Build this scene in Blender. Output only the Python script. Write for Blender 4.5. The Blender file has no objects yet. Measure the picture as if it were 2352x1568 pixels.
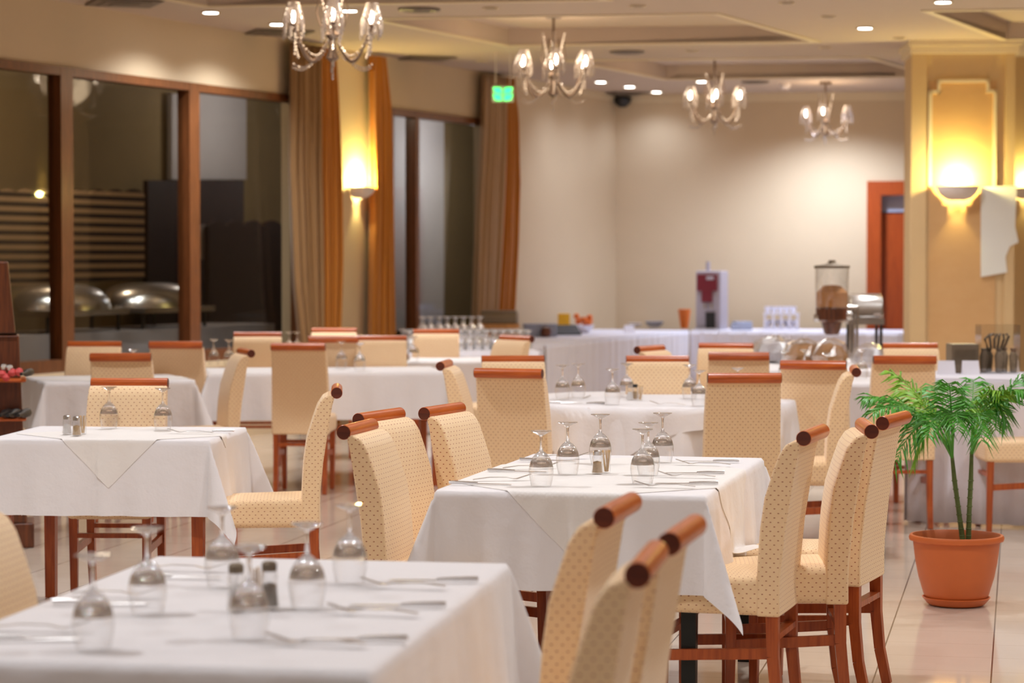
import bpy, bmesh, math, random
from mathutils import Vector, Matrix
random.seed(7)
C = bpy.context.scene.collection
sc = bpy.context.scene
PI = math.pi

# ------------------------------------------------------------------ camera, world, exposure
F = 5553.0                      # focal length in pixels of the 2352 px wide frame (85 mm on 36 mm)
H = 1.595                       # camera height
PITCH = math.atan((784 - 592) / F)
cam_d = bpy.data.cameras.new('camera'); cam = bpy.data.objects.new('camera', cam_d); C.objects.link(cam)
cam_d.sensor_width = 36.0; cam_d.lens = F * 36.0 / 2352
cam.location = (0, 0, H); cam.rotation_euler = (PI / 2 - PITCH, 0, 0)
cam_d.clip_start = .1; cam_d.clip_end = 200
cam_d.dof.use_dof = True; cam_d.dof.focus_distance = 9.3; cam_d.dof.aperture_fstop = 3.2
sc.camera = cam
w = bpy.data.worlds.new('night'); sc.world = w; w.use_nodes = True
w.node_tree.nodes['Background'].inputs[0].default_value = (.02, .022, .03, 1)
w.node_tree.nodes['Background'].inputs[1].default_value = .3
vs = sc.view_settings
vs.view_transform = 'Standard'; vs.look = 'None'; vs.gamma = 1; vs.use_curve_mapping = False
vs.exposure = 0.7
cy = sc.cycles
cy.max_bounces = 8; cy.diffuse_bounces = 4; cy.glossy_bounces = 3; cy.transmission_bounces = 8; cy.transparent_max_bounces = 28
cy.caustics_reflective = False; cy.caustics_refractive = False; cy.sample_clamp_indirect = 4
cy.use_denoising = True

CEIL = 3.595
SPOT_W = 110.0                  # ceiling downlights
SPOT_COL = (.94, .97, 1.0)
FAR_COL = (.70, .80, 1.0)
CHAND_W = 9.0
SCONCE_W = 30.0
CONE = math.radians(142)

def ray(px, py):
    dx, dy = (px - 1176) / F, (784 - py) / F
    c, s = math.cos(PITCH), math.sin(PITCH)
    return Vector((dx, c + dy * s, -s + dy * c))
def P(px, py, h):               # the point at height h seen at that pixel
    d = ray(px, py); t = (h - H) / d.z
    return Vector((d.x * t, d.y * t, h))
def PY(px, py, Y):              # the point at distance Y
    d = ray(px, py); t = Y / d.y
    return Vector((d.x * t, Y, H + d.z * t))

# room directions: the window wall runs along E1, the far wall along E3
WA, WB = -11.975, .4455
E1 = Vector((WB, 1, 0)); E1n = E1.normalized(); NR = Vector((E1n.y, -E1n.x, 0))    # NR points into the room
E3 = Vector((1, -.15, 0)); E3n = E3.normalized()
def wallp(Y, off=0, z=0):
    p = Vector((WA + WB * Y, Y, z)) + NR * off
    p.z = z
    return p
def PW(px, py, off=0):          # the point on the window wall (moved off into the room)
    d = ray(px, py); o = Vector((WA, 0, 0)) + NR * off - Vector((0, 0, H))
    t = o.dot(NR) / d.dot(NR)
    return Vector((d.x * t, d.y * t, H + d.z * t))
CORNER = Vector((WA + WB * 29.75, 29.75, 0))
NB = Vector((E3n.y, -E3n.x, 0))
if NB.y > 0: NB = -NB
def PB(px, py, off=0):          # the point on the far wall
    d = ray(px, py); o = CORNER + NB * off - Vector((0, 0, H))
    t = o.dot(NB) / Vector((d.x, d.y, 0)).dot(NB)
    return Vector((d.x * t, d.y * t, H + d.z * t))
def ST(s, t, z): return Vector((WB * s + t, s - .15 * t, z))

# ------------------------------------------------------------------ node materials
def lin(r, g, b):
    f = lambda c: (c / 255 / 12.92) if c / 255 <= .04045 else ((c / 255 + .055) / 1.055) ** 2.4
    return (f(r), f(g), f(b), 1)
class NT:
    def __init__(s, name):
        s.m = bpy.data.materials.new(name); s.m.use_nodes = True
        s.t = s.m.node_tree; s.n = s.t.nodes
        s.b = s.n['Principled BSDF']; s.out = s.n['Material Output']
    def add(s, typ, **kw):
        nd = s.n.new(typ)
        for k, v in kw.items(): setattr(nd, k, v)
        return nd
    def link(s, a, b): s.t.links.new(a, b)
    def math(s, op, a, b=None, clamp=False):
        nd = s.add('ShaderNodeMath', operation=op, use_clamp=clamp)
        for i, v in enumerate((a, b)):
            if v is None: continue
            if isinstance(v, (int, float)): nd.inputs[i].default_value = v
            else: s.link(v, nd.inputs[i])
        return nd.outputs[0]
    def vmath(s, op, a, b=None):
        nd = s.add('ShaderNodeVectorMath', operation=op)
        for i, v in enumerate((a, b)):
            if v is None: continue
            if isinstance(v, tuple): nd.inputs[i].default_value = v
            else: s.link(v, nd.inputs[i])
        return nd.outputs['Value'] if op in ('LENGTH', 'DOT_PRODUCT') else nd.outputs[0]
    def mixc(s, fac, a, b):
        nd = s.add('ShaderNodeMix', data_type='RGBA')
        for v, i in ((fac, 0), (a, 6), (b, 7)):
            if isinstance(v, (int, float, tuple)): nd.inputs[i].default_value = v
            else: s.link(v, nd.inputs[i])
        return nd.outputs[2]
    def tex(s, kind='Object', scale=(1, 1, 1), rot=(0, 0, 0), loc=(0, 0, 0)):
        tc = s.add('ShaderNodeTexCoord'); mp = s.add('ShaderNodeMapping')
        mp.inputs['Scale'].default_value = scale; mp.inputs['Rotation'].default_value = rot; mp.inputs['Location'].default_value = loc
        s.link(tc.outputs[kind], mp.inputs[0]); return mp.outputs[0]
    def noise(s, vec, scale, detail=3, rough=.5):
        nd = s.add('ShaderNodeTexNoise'); nd.inputs['Scale'].default_value = scale
        nd.inputs['Detail'].default_value = detail; nd.inputs['Roughness'].default_value = rough
        s.link(vec, nd.inputs['Vector']); return nd.outputs[0]
    def bump(s, h, strength=.2, dist=.01):
        nd = s.add('ShaderNodeBump'); nd.inputs['Strength'].default_value = strength; nd.inputs['Distance'].default_value = dist
        s.link(h, nd.inputs['Height']); s.link(nd.outputs[0], s.b.inputs['Normal'])
    def set(s, **kw):
        for k, v in kw.items():
            i = s.b.inputs[k]
            if isinstance(v, (int, float, tuple)): i.default_value = v
            else: s.link(v, i)
        return s.m

def plain(name, col, rough=.6, metal=0., amount=.12, scale=20, **kw):
    m = NT(name); n = m.noise(m.tex(), scale)
    dk = tuple(c * (1 - amount) for c in col[:3]) + (1,); lt = tuple(min(1, c * (1 + amount)) for c in col[:3]) + (1,)
    return m.set(**{'Base Color': m.mixc(n, dk, lt), 'Roughness': rough, 'Metallic': metal}, **kw)
def wood(name, a, b, rough=.32, axis=0):
    m = NT(name); sc_ = [26, 26, 26]; sc_[axis] = 2.0
    v = m.tex('Object', tuple(sc_)); n = m.noise(v, 2.2, 5, .6)
    r = m.add('ShaderNodeValToRGB'); m.link(n, r.inputs[0])
    r.color_ramp.elements[0].position = .3; r.color_ramp.elements[0].color = a
    r.color_ramp.elements[1].position = .72; r.color_ramp.elements[1].color = b
    return m.set(**{'Base Color': r.outputs[0], 'Roughness': rough, 'Coat Weight': .2, 'Coat Roughness': .15})
def emis(name, col, s):
    m = NT(name); return m.set(**{'Base Color': col, 'Emission Color': col, 'Emission Strength': s})

def fabric_dots():
    m = NT('dotted_upholstery')
    uv = m.add('ShaderNodeTexCoord').outputs['UV']
    per = (.0262, .0300, 1)
    def cell(shift):
        v = m.vmath('ADD', m.vmath('DIVIDE', uv, per), (shift, shift, 0))
        v = m.vmath('SUBTRACT', m.vmath('FRACTION', v), (.5, .5, 0))
        v = m.vmath('MULTIPLY', v, (per[0], per[1] * 2.0, 0))
        return m.vmath('LENGTH', v)
    d = m.math('MINIMUM', cell(0.), cell(.5))
    dot = m.math('MULTIPLY', m.math('SUBTRACT', .0037, d), 1000, True)
    n = m.noise(m.tex(), 60); weave = m.noise(m.tex('UV'), 700, 2)
    base = m.mixc(n, lin(246, 208, 160), lin(252, 222, 180))
    m.bump(weave, .12, .002)
    return m.set(**{'Base Color': m.mixc(dot, base, lin(168, 76, 46)), 'Roughness': .85, 'Sheen Weight': .25})
def cloth(name, a, b, sub=.0):
    m = NT(name); n = m.noise(m.tex(), 3.0, 4); f = m.noise(m.tex(), 14, 3, .6)
    m.bump(f, .38, .012)
    return m.set(**{'Base Color': m.mixc(n, a, b), 'Roughness': .82, 'Sheen Weight': .2})
def floor_mat():
    m = NT('glazed_floor_tile')
    ang = math.atan(.21)
    p0 = P(2003.3, 1568, 0)
    g = m.add('ShaderNodeTexCoord').outputs['Object']
    v = m.vmath('SUBTRACT', g, (p0.x, p0.y, 0))
    u = m.vmath('DOT_PRODUCT', v, (math.cos(ang), -math.sin(ang), 0))
    y = m.vmath('DOT_PRODUCT', v, (math.sin(ang), math.cos(ang), 0))
    def line(x, per, wd):
        fr = m.math('FRACT', m.math('ADD', m.math('DIVIDE', x, per), 1000.5))
        d = m.math('MULTIPLY', m.math('ABSOLUTE', m.math('SUBTRACT', fr, .5)), per)
        return m.math('LESS_THAN', d, wd), d
    l1, d1 = line(u, .436, .0031); l2, d2 = line(y, .335, .0013)
    cu = m.math('FLOOR', m.math('ADD', m.math('DIVIDE', u, .436), .5)); cv = m.math('FLOOR', m.math('ADD', m.math('DIVIDE', y, .335), .5))
    cmb = m.add('ShaderNodeCombineXYZ'); m.link(cu, cmb.inputs[0]); m.link(cv, cmb.inputs[1])
    wn = m.add('ShaderNodeTexWhiteNoise', noise_dimensions='2D'); m.link(cmb.outputs[0], wn.inputs['Vector'])
    n = m.noise(g, 2.5, 5, .6)
    t = m.mixc(n, lin(206, 188, 170), lin(222, 205, 188))
    t = m.mixc(m.math('MULTIPLY', wn.outputs[0], .25), t, lin(200, 182, 164))
    t = m.mixc(m.math('MULTIPLY', l2, .55), t, lin(120, 100, 84)); t = m.mixc(l1, t, lin(84, 76, 70))
    return m.set(**{'Base Color': t, 'Roughness': .11, 'Specular IOR Level': .6})
def glassy(name, gl=.16, edge=.55, tint=(.97, .97, .97, 1), rough=.02, dark=0.):
    m = NT(name); m.n.remove(m.b)
    tr = m.add('ShaderNodeBsdfTransparent')
    gs = m.add('ShaderNodeBsdfGlossy'); gs.inputs['Roughness'].default_value = rough; gs.inputs[0].default_value = (.95, .95, .95, 1)
    lw = m.add('ShaderNodeLayerWeight'); lw.inputs[0].default_value = .35
    n = m.noise(m.tex(), 30)
    m.link(m.mixc(m.math('MULTIPLY', m.math('POWER', lw.outputs['Facing'], 3.5), dark, True), tint, (.16, .15, .14, 1)), tr.inputs[0])  # tint darkens towards grazing angles, standing in for refraction
    f = m.math('ADD', m.math('MULTIPLY', lw.outputs['Facing'], edge), m.math('MULTIPLY', n, gl), True)
    mx = m.add('ShaderNodeMixShader'); m.link(f, mx.inputs[0]); m.link(tr.outputs[0], mx.inputs[1]); m.link(gs.outputs[0], mx.inputs[2])
    m.link(mx.outputs[0], m.out.inputs[0]); return m.m
def solid_glass(name):
    m = NT(name); m.n.remove(m.b)
    tr = m.add('ShaderNodeBsdfTransparent'); gl = m.add('ShaderNodeBsdfGlass'); gl.inputs['IOR'].default_value = 1.5
    gl.inputs['Roughness'].default_value = .02
    n = m.noise(m.tex(), 40); f = m.math('ADD', m.math('MULTIPLY', n, .2), .6)
    mx = m.add('ShaderNodeMixShader'); m.link(f, mx.inputs[0]); m.link(tr.outputs[0], mx.inputs[1]); m.link(gl.outputs[0], mx.inputs[2])
    m.link(mx.outputs[0], m.out.inputs[0]); return m.m
def crystal(name, a=(.8, .74, .70, 1), b_=(.6, .53, .52, 1)):
    m = NT(name); m.n.remove(m.b)
    tr = m.add('ShaderNodeBsdfTransparent'); tl = m.add('ShaderNodeBsdfTranslucent'); tl.inputs[0].default_value = a
    gs = m.add('ShaderNodeBsdfGlossy'); gs.inputs['Roughness'].default_value = .05; gs.inputs[0].default_value = (1, .97, .95, 1)
    df = m.add('ShaderNodeBsdfDiffuse'); df.inputs[0].default_value = b_
    a = m.add('ShaderNodeMixShader'); a.inputs[0].default_value = .6; m.link(tl.outputs[0], a.inputs[1]); m.link(df.outputs[0], a.inputs[2])
    b = m.add('ShaderNodeMixShader'); b.inputs[0].default_value = .5; m.link(a.outputs[0], b.inputs[1]); m.link(gs.outputs[0], b.inputs[2])
    n = m.noise(m.tex(), 60); f = m.math('ADD', m.math('MULTIPLY', n, .2), .78)
    c = m.add('ShaderNodeMixShader'); m.link(f, c.inputs[0]); m.link(tr.outputs[0], c.inputs[1]); m.link(b.outputs[0], c.inputs[2])
    m.link(c.outputs[0], m.out.inputs[0]); return m.m
def curtain_mat(name, a, b):
    m = NT(name); n = m.noise(m.tex('Object', (40, 40, .6)), 2, 3)
    return m.set(**{'Base Color': m.mixc(n, a, b), 'Roughness': .7, 'Sheen Weight': .3})
def stripes_mat(name, a, b, per):
    m = NT(name); g = m.add('ShaderNodeTexCoord').outputs['Object']
    z = m.add('ShaderNodeSeparateXYZ'); m.link(g, z.inputs[0])
    f = m.math('LESS_THAN', m.math('FRACT', m.math('DIVIDE', z.outputs[2], per)), .5)
    return m.set(**{'Base Color': m.mixc(f, a, b), 'Roughness': .8})
def marble(name, a, b):
    m = NT(name); v = m.tex('Object', (1, 1, 2.2), (.3, .5, .2)); n = m.noise(v, 1.6, 6, .6)
    n2 = m.noise(v, 7, 4, .6)
    return m.set(**{'Base Color': m.mixc(m.math('MULTIPLY', m.math('ADD', n, n2), .5), a, b), 'Roughness': .35})

M = dict(
    fabric=fabric_dots(),
    wood=wood('red_brown_wood', lin(170, 70, 16), lin(218, 110, 36), .36, 0),
    endwood=wood('dark_end_grain', lin(84, 30, 10), lin(112, 44, 18), .6, 1),
    legwood=wood('leg_wood', lin(150, 62, 20), lin(194, 96, 40), .4, 2),
    white=cloth('white_table_linen', lin(236, 231, 233), lin(244, 240, 241)),
    topper=cloth('cream_white_topper', lin(240, 234, 230), lin(246, 241, 237)),
    skirt=cloth('buffet_linen', lin(226, 222, 232), lin(236, 233, 242)),
    floor=floor_mat(),
    wall=plain('cream_wall_paint', lin(211, 189, 157), .8, 0, .03, 3),
    ceil=plain('ceiling_paint', lin(197, 178, 161), .85, 0, .03, 3),
    trim=plain('pale_moulding', lin(226, 208, 176), .6, 0, .03, 5),
    frame=wood('window_frame_wood', lin(96, 54, 26), lin(130, 76, 40), .4, 2),
    pane=glassy('window_pane', .02, .08, (.86, .86, .84, 1)),
    bowl=glassy('thin_glass', .05, .45, (.985, .985, .985, 1), .02, .45),
    stem=solid_glass('solid_glass'),
    jar=glassy('jar_glass', .16, .4, (.96, .96, .96, 1), .03, .1),
    rowglass=crystal('row_glass', (.95, .95, .97, 1), (.95, .95, .97, 1)),
    steel=plain('brushed_steel', (.62, .60, .58, 1), .25, 1., .1, 30),
    cutlery=plain('polished_steel', (.78, .76, .75, 1), .28, 1., .1, 30),
    brass=plain('antique_silver', (.22, .16, .13, 1), .4, .7, .15, 30),
    crystal=crystal('crystal_beads'),
    bulb=emis('bulb_glow', (1, .82, .62, 1), 18.),
    down=emis('downlight_glow', (.95, .97, 1, 1), 14.),
    off=plain('unlit_lamp', lin(110, 96, 84), .5),
    taupe=curtain_mat('taupe_curtain', lin(138, 100, 58), lin(154, 116, 70)),
    tan=curtain_mat('tan_curtain', lin(168, 136, 100), lin(184, 150, 114)),
    orange=curtain_mat('amber_curtain', lin(172, 102, 14), lin(192, 120, 24)),
    plaster=plain('white_plaster', lin(226, 216, 214), .7, 0, .06, 20),
    marble=marble('tan_marble', lin(196, 152, 102), lin(212, 172, 124)),
    pillar=plain('pillar_paint', lin(206, 176, 132), .7, 0, .03, 4),
    terra=plain('terracotta_plastic', lin(206, 104, 48), .45, 0, .05, 14),
    soil=plain('soil', lin(60, 40, 26), .95, 0, .5, 90),
    leaf=plain('palm_leaf', lin(78, 156, 40), .42, 0, .35, 9),
    leaflight=plain('young_palm_leaf', lin(140, 190, 50), .45, 0, .25, 9),
    cane=plain('palm_cane', lin(96, 110, 56), .6, 0, .45, 40),
    dark=plain('black_plastic', lin(34, 32, 32), .45, 0, .2, 30),
    darkmetal=plain('black_metal', lin(30, 32, 30), .4, .3, .2, 30),
    darkwood=wood('dark_rack_wood', lin(70, 34, 16), lin(120, 62, 30), .4, 2),
    pepper=plain('ground_pepper', lin(196, 164, 124), .9, 0, .25, 120),
    salt=plain('salt', lin(236, 230, 226), .9, 0, .05, 120),
    pick=plain('toothpick_wood', lin(226, 190, 140), .8, 0, .1, 60),
    browncap=plain('grey_brown_cap', lin(126, 110, 90), .5, .3, .1, 30),
    doorwood=wood('orange_brown_door', lin(150, 60, 16), lin(178, 78, 26), .4, 2),
    maroon=plain('maroon_panel', lin(120, 30, 46), .4, 0, .08, 20),
    grey=plain('grey_plastic', lin(176, 168, 178), .45, 0, .06, 20),
    cup=plain('white_china', lin(236, 234, 244), .3, 0, .03, 20),
    bluegrey=plain('blue_grey_napkin', lin(166, 172, 192), .7, 0, .08, 20),
    orangec=plain('orange_cup', lin(236, 122, 48), .4, 0, .06, 20),
    yellow=plain('yellow_pack', lin(246, 190, 40), .5, 0, .1, 20),
    bread=plain('bread_crust', lin(196, 140, 84), .8, 0, .3, 30),
    cereal=plain('cereal_flakes', lin(198, 132, 70), .9, 0, .4, 90),
    red=plain('red_sweets', lin(214, 78, 78), .5, 0, .3, 40),
    film=glassy('clear_film', .35, .5, (.92, .91, .9, 1), .15),
    greenpack=plain('green_white_pack', lin(196, 214, 190), .5, 0, .25, 30),
    exit_g=emis('exit_glow', (.02, .9, .16, 1), 2.6),
    patchw=plain('pale_grey_patch', lin(226, 226, 222), .5, 0, .03, 6),
    ext=plain('terrace_wall_paint', lin(150, 128, 90), .9, 0, .1, 2),
    extgrey=plain('terrace_grey_panel', lin(196, 190, 190), .8, 0, .06, 3),
    extdoor=plain('terrace_dark_door', lin(40, 12, 8), .5, 0, .2, 8),
    awning=stripes_mat('striped_awning', lin(36, 16, 12), lin(184, 152, 116), .088),
    extcloth=plain('terrace_linen', lin(150, 142, 142), .85, 0, .06, 6),
    extdark=plain('terrace_dark_floor', lin(40, 36, 32), .8, 0, .2, 3),
)

# ------------------------------------------------------------------ mesh helpers
def finish(name, bm, mat, parent=None, smooth=True, angle=40, loc=None, mods=()):
    bmesh.ops.recalc_face_normals(bm, faces=bm.faces)
    me = bpy.data.meshes.new(name); bm.to_mesh(me); bm.free()
    if smooth:
        for p in me.polygons: p.use_smooth = True
        if angle < 170:
            try: me.set_sharp_from_angle(angle=math.radians(angle))
            except Exception: pass
    me.materials.append(M[mat] if isinstance(mat, str) else mat)
    o = bpy.data.objects.new(name, me); C.objects.link(o)
    if parent is not None: o.parent = parent
    if loc is not None: o.location = loc
    for typ, kw in mods:
        md = o.modifiers.new(typ.lower(), typ)
        for k, v in kw.items(): setattr(md, k, v)
    return o
def NB_(): return bmesh.new()
def box(bm, c, s, rot=0, taper=1.0):
    hx, hy, hz = s[0] / 2, s[1] / 2, s[2] / 2; cr, sr = math.cos(rot), math.sin(rot)
    vs_ = []
    for z in (-hz, hz):
        k = taper if z < 0 else 1
        for x, y in ((-hx, -hy), (hx, -hy), (hx, hy), (-hx, hy)):
            x *= k; y *= k
            vs_.append(bm.verts.new((c[0] + x * cr - y * sr, c[1] + x * sr + y * cr, c[2] + z)))
    for f in ((0, 3, 2, 1), (4, 5, 6, 7), (0, 1, 5, 4), (1, 2, 6, 5), (2, 3, 7, 6), (3, 0, 4, 7)):
        bm.faces.new([vs_[i] for i in f])
def hexa(bm, lo, hi):           # lo, hi: four points each, same winding
    a = [bm.verts.new(p) for p in lo]; b = [bm.verts.new(p) for p in hi]
    bm.faces.new(a[::-1]); bm.faces.new(b)
    for i in range(4): bm.faces.new((a[i], a[(i + 1) % 4], b[(i + 1) % 4], b[i]))
def bar(bm, p, q, wx, wy, wx2=None, wy2=None):      # a square bar p -> q, section wx * wy
    p, q = Vector(p), Vector(q); d = (q - p).normalized()
    x = Vector((1, 0, 0)) if abs(d.x) < .8 else Vector((0, 0, 1))
    x = (x - d * x.dot(d)).normalized(); y = d.cross(x)
    wx2 = wx2 or wx; wy2 = wy2 or wy
    hexa(bm, [p + x * a * wx / 2 + y * b * wy / 2 for a, b in ((-1, -1), (1, -1), (1, 1), (-1, 1))],
         [q + x * a * wx2 / 2 + y * b * wy2 / 2 for a, b in ((-1, -1), (1, -1), (1, 1), (-1, 1))])
def tube(bm, pts, r, seg=8, caps=True):
    pts = [Vector(p) for p in pts]; rr = r if isinstance(r, (list, tuple)) else [r] * len(pts)
    rings = []; up = Vector((0, 0, 1))
    for i, p in enumerate(pts):
        d = (pts[min(i + 1, len(pts) - 1)] - pts[max(i - 1, 0)]).normalized()
        if abs(d.dot(up)) > .97: up = Vector((1, 0, 0)) if abs(d.x) < .9 else Vector((0, 1, 0))
        x = up.cross(d).normalized(); y = d.cross(x)
        rings.append([bm.verts.new(p + (x * math.cos(a) + y * math.sin(a)) * rr[i]) for a in (2 * PI * k / seg for k in range(seg))])
    for a, b in zip(rings, rings[1:]):
        for k in range(seg): bm.faces.new((a[k], a[(k + 1) % seg], b[(k + 1) % seg], b[k]))
    if caps: bm.faces.new(rings[0][::-1]); bm.faces.new(rings[-1])
def lathe(bm, prof, seg=20, c=(0, 0, 0), cap0=True, cap1=True, a0=0., a1=2 * PI):
    full = abs(a1 - a0 - 2 * PI) < 1e-6; n = seg if full else seg + 1
    rings = []
    for r, z in prof:
        rings.append([bm.verts.new((c[0] + r * math.cos(a0 + (a1 - a0) * k / seg), c[1] + r * math.sin(a0 + (a1 - a0) * k / seg), c[2] + z)) for k in range(n)])
    for a, b in zip(rings, rings[1:]):
        for k in range(n if full else n - 1): bm.faces.new((a[k], a[(k + 1) % n], b[(k + 1) % n], b[k]))
    if cap0 and prof[0][0] > 1e-5: bm.faces.new(rings[0][::-1])
    if cap1 and prof[-1][0] > 1e-5: bm.faces.new(rings[-1])
def bead(bm, c, r, rz=None):
    rz = rz or r
    v = [bm.verts.new((c[0] + a * r, c[1] + b * r, c[2] + z * rz)) for a, b, z in ((1, 0, 0), (0, 1, 0), (-1, 0, 0), (0, -1, 0), (0, 0, 1), (0, 0, -1))]
    for i in range(4):
        bm.faces.new((v[i], v[(i + 1) % 4], v[4])); bm.faces.new((v[(i + 1) % 4], v[i], v[5]))
def prism(bm, poly, z0, z1):
    a = [bm.verts.new((p[0], p[1], z0)) for p in poly]; b = [bm.verts.new((p[0], p[1], z1)) for p in poly]
    bm.faces.new(a[::-1]); bm.faces.new(b); n = len(poly)
    for i in range(n): bm.faces.new((a[i], a[(i + 1) % n], b[(i + 1) % n], b[i]))
def slab(bm, pts, d):           # a polygon pushed along vector d
    a = [bm.verts.new(p) for p in pts]; b = [bm.verts.new(Vector(p) + d) for p in pts]
    bm.faces.new(a[::-1]); bm.faces.new(b); n = len(pts)
    for i in range(n): bm.faces.new((a[i], a[(i + 1) % n], b[(i + 1) % n], b[i]))
def boxuv(o):
    me = o.data; uvl = me.uv_layers.new(name='uv')
    for p in me.polygons:
        n = p.normal; ax = max(range(3), key=lambda i: abs(n[i]))
        for li in p.loop_indices:
            c = me.vertices[me.loops[li].vertex_index].co
            uvl.data[li].uv = (c.y, c.z) if ax == 0 else ((c.x, c.z) if ax == 1 else (c.x, c.y))
BEV = lambda wd, seg=2: ('BEVEL', dict(width=wd, segments=seg, limit_method='ANGLE', angle_limit=math.radians(35)))

def thing(name, label, cat, loc=(0, 0, 0), rz=0., group=None):
    o = bpy.data.objects.new(name, None); C.objects.link(o); o.empty_display_size = .1
    o.location = loc; o.rotation_euler = (0, 0, rz); tag(o, label, cat, group); return o
def tag(o, label, cat, group=None, kind=None):
    o['label'] = label; o['category'] = cat
    if group: o['group'] = group
    if kind: o['kind'] = kind
    return o
def struct(name, bm, mat, parent=None, **kw):
    o = finish(name, bm, mat, parent, **kw)
    if parent is None: o['kind'] = 'structure'
    return o
def dup(root, loc, rz=None, label=None, group=None):
    r = root.copy(); C.objects.link(r); r.location = loc
    if rz is not None: r.rotation_euler = (0, 0, rz)
    if label: r['label'] = label
    if group: r['group'] = group
    for ch in list(root.children):
        c = ch.copy(); C.objects.link(c); c.parent = r
        for g in list(ch.children):
            d = g.copy(); C.objects.link(d); d.parent = c
    return r
def lamp(name, typ, loc, watts, col, parent=None, **kw):
    l = bpy.data.lights.new(name, typ); l.energy = watts; l.color = col
    for k, v in kw.items(): setattr(l, k, v)
    o = bpy.data.objects.new(name, l); C.objects.link(o); o.location = loc
    if parent is not None: o.parent = parent
    return o

# ------------------------------------------------------------------ the room
bm = NB_(); prism(bm, [(-19, -9), (16, -9), (16, 33), (-19, 33)], -.1, 0); struct('floor', bm, 'floor', smooth=False)

# ceiling: a slab with four recessed trays, laid out along the room directions
TR = [(14.8, 17.7, -10.3, -7.2), (18.87, 21.36, -9.55, -6.76), (23.15, 25.64, -9.7, -6.8), (18.9, 21.4, -5.02, -2.0)]
TD = .15
bm = NB_()
ss = sorted({-10., 33.} | {v for t in TR for v in t[:2]}); ts = sorted({-22., 14.} | {v for t in TR for v in t[2:]})
for s0, s1 in zip(ss, ss[1:]):
    for t0, t1 in zip(ts, ts[1:]):
        sm, tm = (s0 + s1) / 2, (t0 + t1) / 2
        z = CEIL + (TD if any(a < sm < b and c < tm < d for a, b, c, d in TR) else 0)
        bm.faces.new([bm.verts.new(ST(*q, z)) for q in ((s0, t0), (s0, t1), (s1, t1), (s1, t0))])
for a, b, c, d in TR:
    q = [(a, c), (a, d), (b, d), (b, c)]
    for i in range(4):
        p0, p1 = q[i], q[(i + 1) % 4]
        bm.faces.new([bm.verts.new(v) for v in (ST(*p0, CEIL), ST(*p1, CEIL), ST(*p1, CEIL + TD), ST(*p0, CEIL + TD))])
bmesh.ops.remove_doubles(bm, verts=bm.verts, dist=.001)
struct('ceiling', bm, 'ceil', smooth=False, mods=[('SOLIDIFY', dict(thickness=.05, offset=1.0))])
for i, (a, b, c, d) in enumerate(TR):           # plaster lip round each tray
    bm = NB_(); e = .07
    for p0, p1, q0, q1 in (((a - e, c - e), (a - e, d + e), (a, d), (a, c)), ((b, c), (b, d), (b + e, d + e), (b + e, c - e)),
                           ((a - e, c - e), (a, c), (b, c), (b + e, c - e)), ((a, d), (a - e, d + e), (b + e, d + e), (b, d))):
        L = [ST(*p0, CEIL - .012), ST(*p1, CEIL - .012), ST(*q0, CEIL - .012), ST(*q1, CEIL - .012)]
        hexa(bm, L, [v + Vector((0, 0, .02)) for v in L])
    struct('trim_%d' % (i + 1), bm, 'trim', smooth=False)

# window wall on the left
ZS, ZT = .70, 3.09
def wseg(bm, y0, y1, z0, z1, t=.25, off=0):
    hexa(bm, [wallp(y0, off, z0), wallp(y1, off, z0), wallp(y1, off - t, z0), wallp(y0, off - t, z0)],
             [wallp(y0, off, z1), wallp(y1, off, z1), wallp(y1, off - t, z1), wallp(y0, off - t, z1)])
W1 = (12.0, 22.55); W2 = (24.1, 26.45)
bm = NB_()
wseg(bm, -9, 33, 0, ZS); wseg(bm, -9, 33, ZT, CEIL)
wseg(bm, -9, W1[0], ZS, ZT); wseg(bm, W1[1], W2[0], ZS, ZT); wseg(bm, W2[1], 33, ZS, ZT)
struct('wall_left', bm, 'wall', smooth=False)
def window(n, y0, y1, mull, wd):
    bm = NB_(); t = .12; f = .09
    wseg(bm, y0, y1, ZS, ZS + .10, t, .02); wseg(bm, y0, y1, ZT - .07, ZT, t, .02)
    wseg(bm, y0, y0 + f, ZS, ZT, t, .02); wseg(bm, y1 - f, y1, ZS, ZT, t, .02)
    for m in mull: wseg(bm, m - wd / 2, m + wd / 2, ZS, ZT, t, .022)
    o = struct('window_%d' % n, bm, 'frame', smooth=False)
    ys = [y0] + list(mull) + [y1]
    for a, b in zip(ys, ys[1:]):
        bm = NB_(); wseg(bm, a + .04, b - .04, ZS + .05, ZT - .04, .012, -.045); finish('window_pane', bm, 'pane', o, False)
window(1, W1[0], W1[1], [PW(150, 500).y - 1.9 * 2, PW(150, 500).y - 1.9, PW(150, 500).y, PW(443, 500).y], .15)
window(2, W2[0], W2[1], [PW(955, 500).y], .075)
bm = NB_(); wseg(bm, W1[0], W1[1], ZS - .05, ZS, .06, .05); struct('trim_5', bm, 'trim', smooth=False)

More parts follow.
